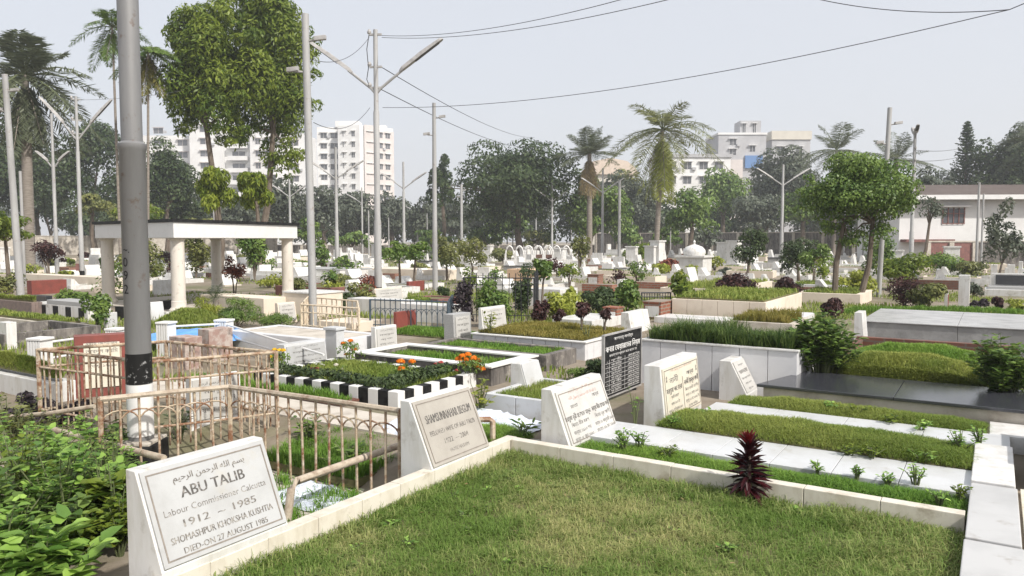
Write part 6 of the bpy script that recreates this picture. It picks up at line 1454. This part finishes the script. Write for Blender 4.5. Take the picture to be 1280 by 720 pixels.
HB = [(780, 562, 36, 26, 10), (800, 560, 40, 20, 8), (835, 572, 44, 14, 7), (1022, 592, 30, 16, 7), (1070, 598, 22, 16, 6), (1110, 606, 24, 16, 6), (1145, 608, 40, 30, 9), (1200, 622, 30, 18, 7), (1175, 628, 34, 14, 6), (1060, 570, 40, 16, 8), (1090, 574, 44, 18, 9), (1150, 578, 50, 18, 9), (1200, 568, 44, 34, 10), (1225, 560, 30, 30, 8), (1110, 530, 36, 14, 7), (1035, 515, 26, 14, 6), (1070, 520, 30, 16, 6), (1150, 540, 36, 16, 7), (845, 535, 30, 16, 7), (880, 522, 34, 14, 7), (915, 540, 40, 12, 7)]
for px, py, w, h, n in HB:
    b = at(px, py, 0.11); m = b.y / F
    leafy('small leafy herb sprouting along the turf graves', b, h * m * 1.1, w * m * .9, n, 7, random.choice([L_lime, L_weed, L_weed]), 6.5 * m, .55, 'small herbs along the turf graves', 'herb', 'herb', low=.35)
leafy('light green leafed sapling behind the beige plaque headstone', at(600, 520, 0.0), .42, .26, 7, 8, L_yellow, .075, .55, None, 'sapling', 'plant')
leafy('bare thin seedling between the two column headstones', at(794, 528, 0.05), .36, .22, 4, 4, L_weed, .05, .5, None, 'seedling', 'plant')
leafy('small lily like plant on the bright green turf patch', at(652, 546, 0.04), .16, .26, 5, 4, L_mid, .12, .22, None, 'small_plant', 'plant')
leafy('low leafy plants behind the peeling pipe of the railing', at(385, 560, -0.1), .30, .5, 10, 9, L_mid, .075, .5, None, 'low_plant', 'plant')
leafy('low leafy plant patch inside the arched railing by the pipe', at(440, 585, -0.1), .22, .6, 10, 9, L_mid, .07, .5, None, 'low_plant', 'plant')
leafy('sparse dark leafy plant at the post of the arched railing', at(225, 548, -0.1), .30, .5, 8, 7, L_dark, .06, .5, None, 'low_plant', 'plant')
leafy('yellow green young plant on the white headstone bed', at(612, 418, 0.24), .42, .3, 6, 6, L_yellow, .09, .45, None, 'young_plant', 'plant')
leafy('tiny bare branched plant with a white tag on the yellowed bed', at(734, 424, 0.26), .30, .25, 5, 3, L_olive, .06, .4, None, 'young_plant', 'plant')
# green turf and white sheeting seen through the arched railing
tag(mk('low_turf', MB().box(-5.0, -3.98, 4.06, 4.9, -.15, -.09), M_drysoil, None, (0, 0, 0), A), kind='structure')
grass('grass', None, G_fresh, -5.0, -3.98, 4.06, 4.9, 9000, .10, .007, z=-.09, rot=A, lean=.7, base=.3)
grass('grass', None, G_fresh, -4.9, -3.35, 3.2, 3.95, 3500, .10, .007, z=-.17, rot=A, lean=.9, base=.3, clump=.7)
sheet('crumpled white plastic sheet seen through the arched railing', W(-4.75, 4.92, -.06), 1.3, .5, M_cloth, .10, 5)
sheet('white plastic scraps on the ground inside the arched railing', W(-4.4, 3.55, -.16), .8, .42, M_cloth, .06, 6)
tag(mk('path', MB().box(-9.0, -3.2, 4.95, 5.5, -.1, .006), M_palecon, None, (0, 0, 0), A), kind='structure')
bed('brick kerbed patch of bright turf before the striped bed', W(-8.2, 5.52), A, 2.6, .28, .035, .05, M_pathbrick, G_fresh, 3500, .08, .007, fill=-.01)
# straws and dead leaves on the turf
for i, (px, py, z, l) in enumerate([(1103, 693, .05, .12), (1120, 500, .16, .10), (1205, 523, .15, .08), (1110, 545, .19, .12), (885, 606, .03, .10)]):
    p = at(px, py, z); a = random.uniform(0, 3)
    V, Q = leaf6(np.array([[0, 0, 0.0]]), np.array([[.1, .1, 1.0]]), np.array([[math.cos(a), math.sin(a), .05]]), l, l * .2)
    tag(link('dry_leaf', npmesh('dry_leaf', V, Q, None, np.full(6, .8)), L_dry, None, p), 'pale dry leaf fallen on the turf', 'leaf', 'dry leaves on the turf')
# worn grass over the open ground of the cemetery
for i in range(46):
    s_, t_ = random.uniform(-3.05, -.2), random.uniform(2.0, 4.85); a = random.uniform(0, 6.3); l = random.uniform(.02, .055)
    V, Q = leaf6(np.array([[0, 0, 0.0]]), np.array([[random.uniform(-.4, .4), random.uniform(-.4, .4), 1.0]]), np.array([[math.cos(a), math.sin(a), random.uniform(-.1, .3)]]), l, l * random.uniform(.15, .5))
    tag(link('dry_leaf', npmesh('dry_leaf', V, Q, None, np.full(6, random.random())), L_dry, None, W(s_, t_, .045)), 'small dry leaf lying on the lawn', 'leaf', 'small dry leaves on the lawn')
for i in range(30):
    s_, t_ = (random.uniform(-3.05, -.2), random.uniform(3.2, 4.9)) if i < 20 else (random.uniform(-3.1, -2.6), random.uniform(2.4, 4.8))
    leafy('low broad leaved weed rosette growing in the lawn', W(s_, t_, .01), random.uniform(.03, .07), random.uniform(.06, .13), 5, 3, random.choice([L_weed, L_mid]), random.uniform(.022, .04), .6, 'weed rosettes in the lawn', 'weed_rosette', 'weed', low=.4)
def field_turf(label, x0, x1, y0, y1, n, gm, h, w):
    V, Q, T, tt = blades(x0, x1, y0, y1, n * 3, h, w, base=.4)
    P = V.reshape(-1, 5, 3)[:, 0]; keep = (vnoise(P[:, 0], P[:, 1], .45, 21) > .5); idx = np.where(keep)[0]
    V = V.reshape(-1, 5, 3)[idx]; k = len(idx); b = np.arange(k)[:, None] * 5
    o = link('ground_grass', npmesh('ground_grass', V.reshape(-1, 3), b + np.array([0, 1, 2, 3]), b + np.array([3, 2, 4]), tt.reshape(-1, 5)[idx].ravel()), gm); o['kind'] = 'stuff'
field_turf('', -12, 14, 9, 24, 26000, G_olive, .10, .02); field_turf('', -36, 36, 24, 60, 22000, G_olive, .08, .04)
# ================================================================== AIR, LIGHT, CAMERA
hm = bpy.data.materials.new('haze_air'); hm.use_nodes = True; nt = hm.node_tree
nt.nodes.remove(nt.nodes['Principled BSDF'])
pv = nt.nodes.new('ShaderNodeVolumePrincipled'); pv.inputs['Color'].default_value = (0.86, 0.90, 0.97, 1); pv.inputs['Density'].default_value = 0.0008; pv.inputs['Anisotropy'].default_value = 0.2
nt.links.new(pv.outputs[0], nt.nodes['Material Output'].inputs['Volume'])
tag(mk('haze', MB().box(-620, 620, -60, 640, -1.2, 52), hm), kind='stuff')

SUN_DIR = Vector((0.50, -0.50, 0.72)).normalized()
w = bpy.data.worlds.new('World'); scene.world = w; w.use_nodes = True; nt = w.node_tree
bg = nt.nodes['Background']; sky = nt.nodes.new('ShaderNodeTexSky'); sky.sky_type = 'NISHITA'; sky.sun_disc = False
sky.sun_elevation = math.asin(SUN_DIR.z); sky.sun_rotation = math.atan2(SUN_DIR.x, SUN_DIR.y)
sky.air_density = 1.0; sky.dust_density = 6.0; sky.ozone_density = 1.0
mx = nt.nodes.new('ShaderNodeMix'); mx.data_type = 'RGBA'; mx.inputs['Factor'].default_value = 0.75; mx.inputs['B'].default_value = (4.55, 4.62, 4.82, 1)
nt.links.new(sky.outputs[0], mx.inputs['A']); nt.links.new(mx.outputs['Result'], bg.inputs['Color']); bg.inputs['Strength'].default_value = 0.11
sl = bpy.data.lights.new('sun', 'SUN'); sl.energy = 2.9; sl.angle = R(2.0); sl.color = (1.0, 0.96, 0.90)
so = bpy.data.objects.new('sun', sl); COL.objects.link(so); so.rotation_euler = SUN_DIR.to_track_quat('Z', 'Y').to_euler()
cd = bpy.data.cameras.new('camera'); cd.sensor_width = 36; cd.lens = 36 * F / 1280; cd.clip_end = 3000; cd.clip_start = 0.05
co = bpy.data.objects.new('camera', cd); COL.objects.link(co); co.location = (0, 0, H); co.rotation_euler = (math.pi / 2 - PITCH, 0, 0); scene.camera = co
scene.view_settings.view_transform = 'Standard'; scene.view_settings.look = 'None'; scene.view_settings.exposure = 0.8; scene.view_settings.gamma = 1.0
scene.render.engine = 'CYCLES'; scene.cycles.use_denoising = True; scene.cycles.max_bounces = 6; scene.cycles.volume_bounces = 1; scene.cycles.transparent_max_bounces = 4
scene.cycles.caustics_reflective = False; scene.cycles.caustics_refractive = False
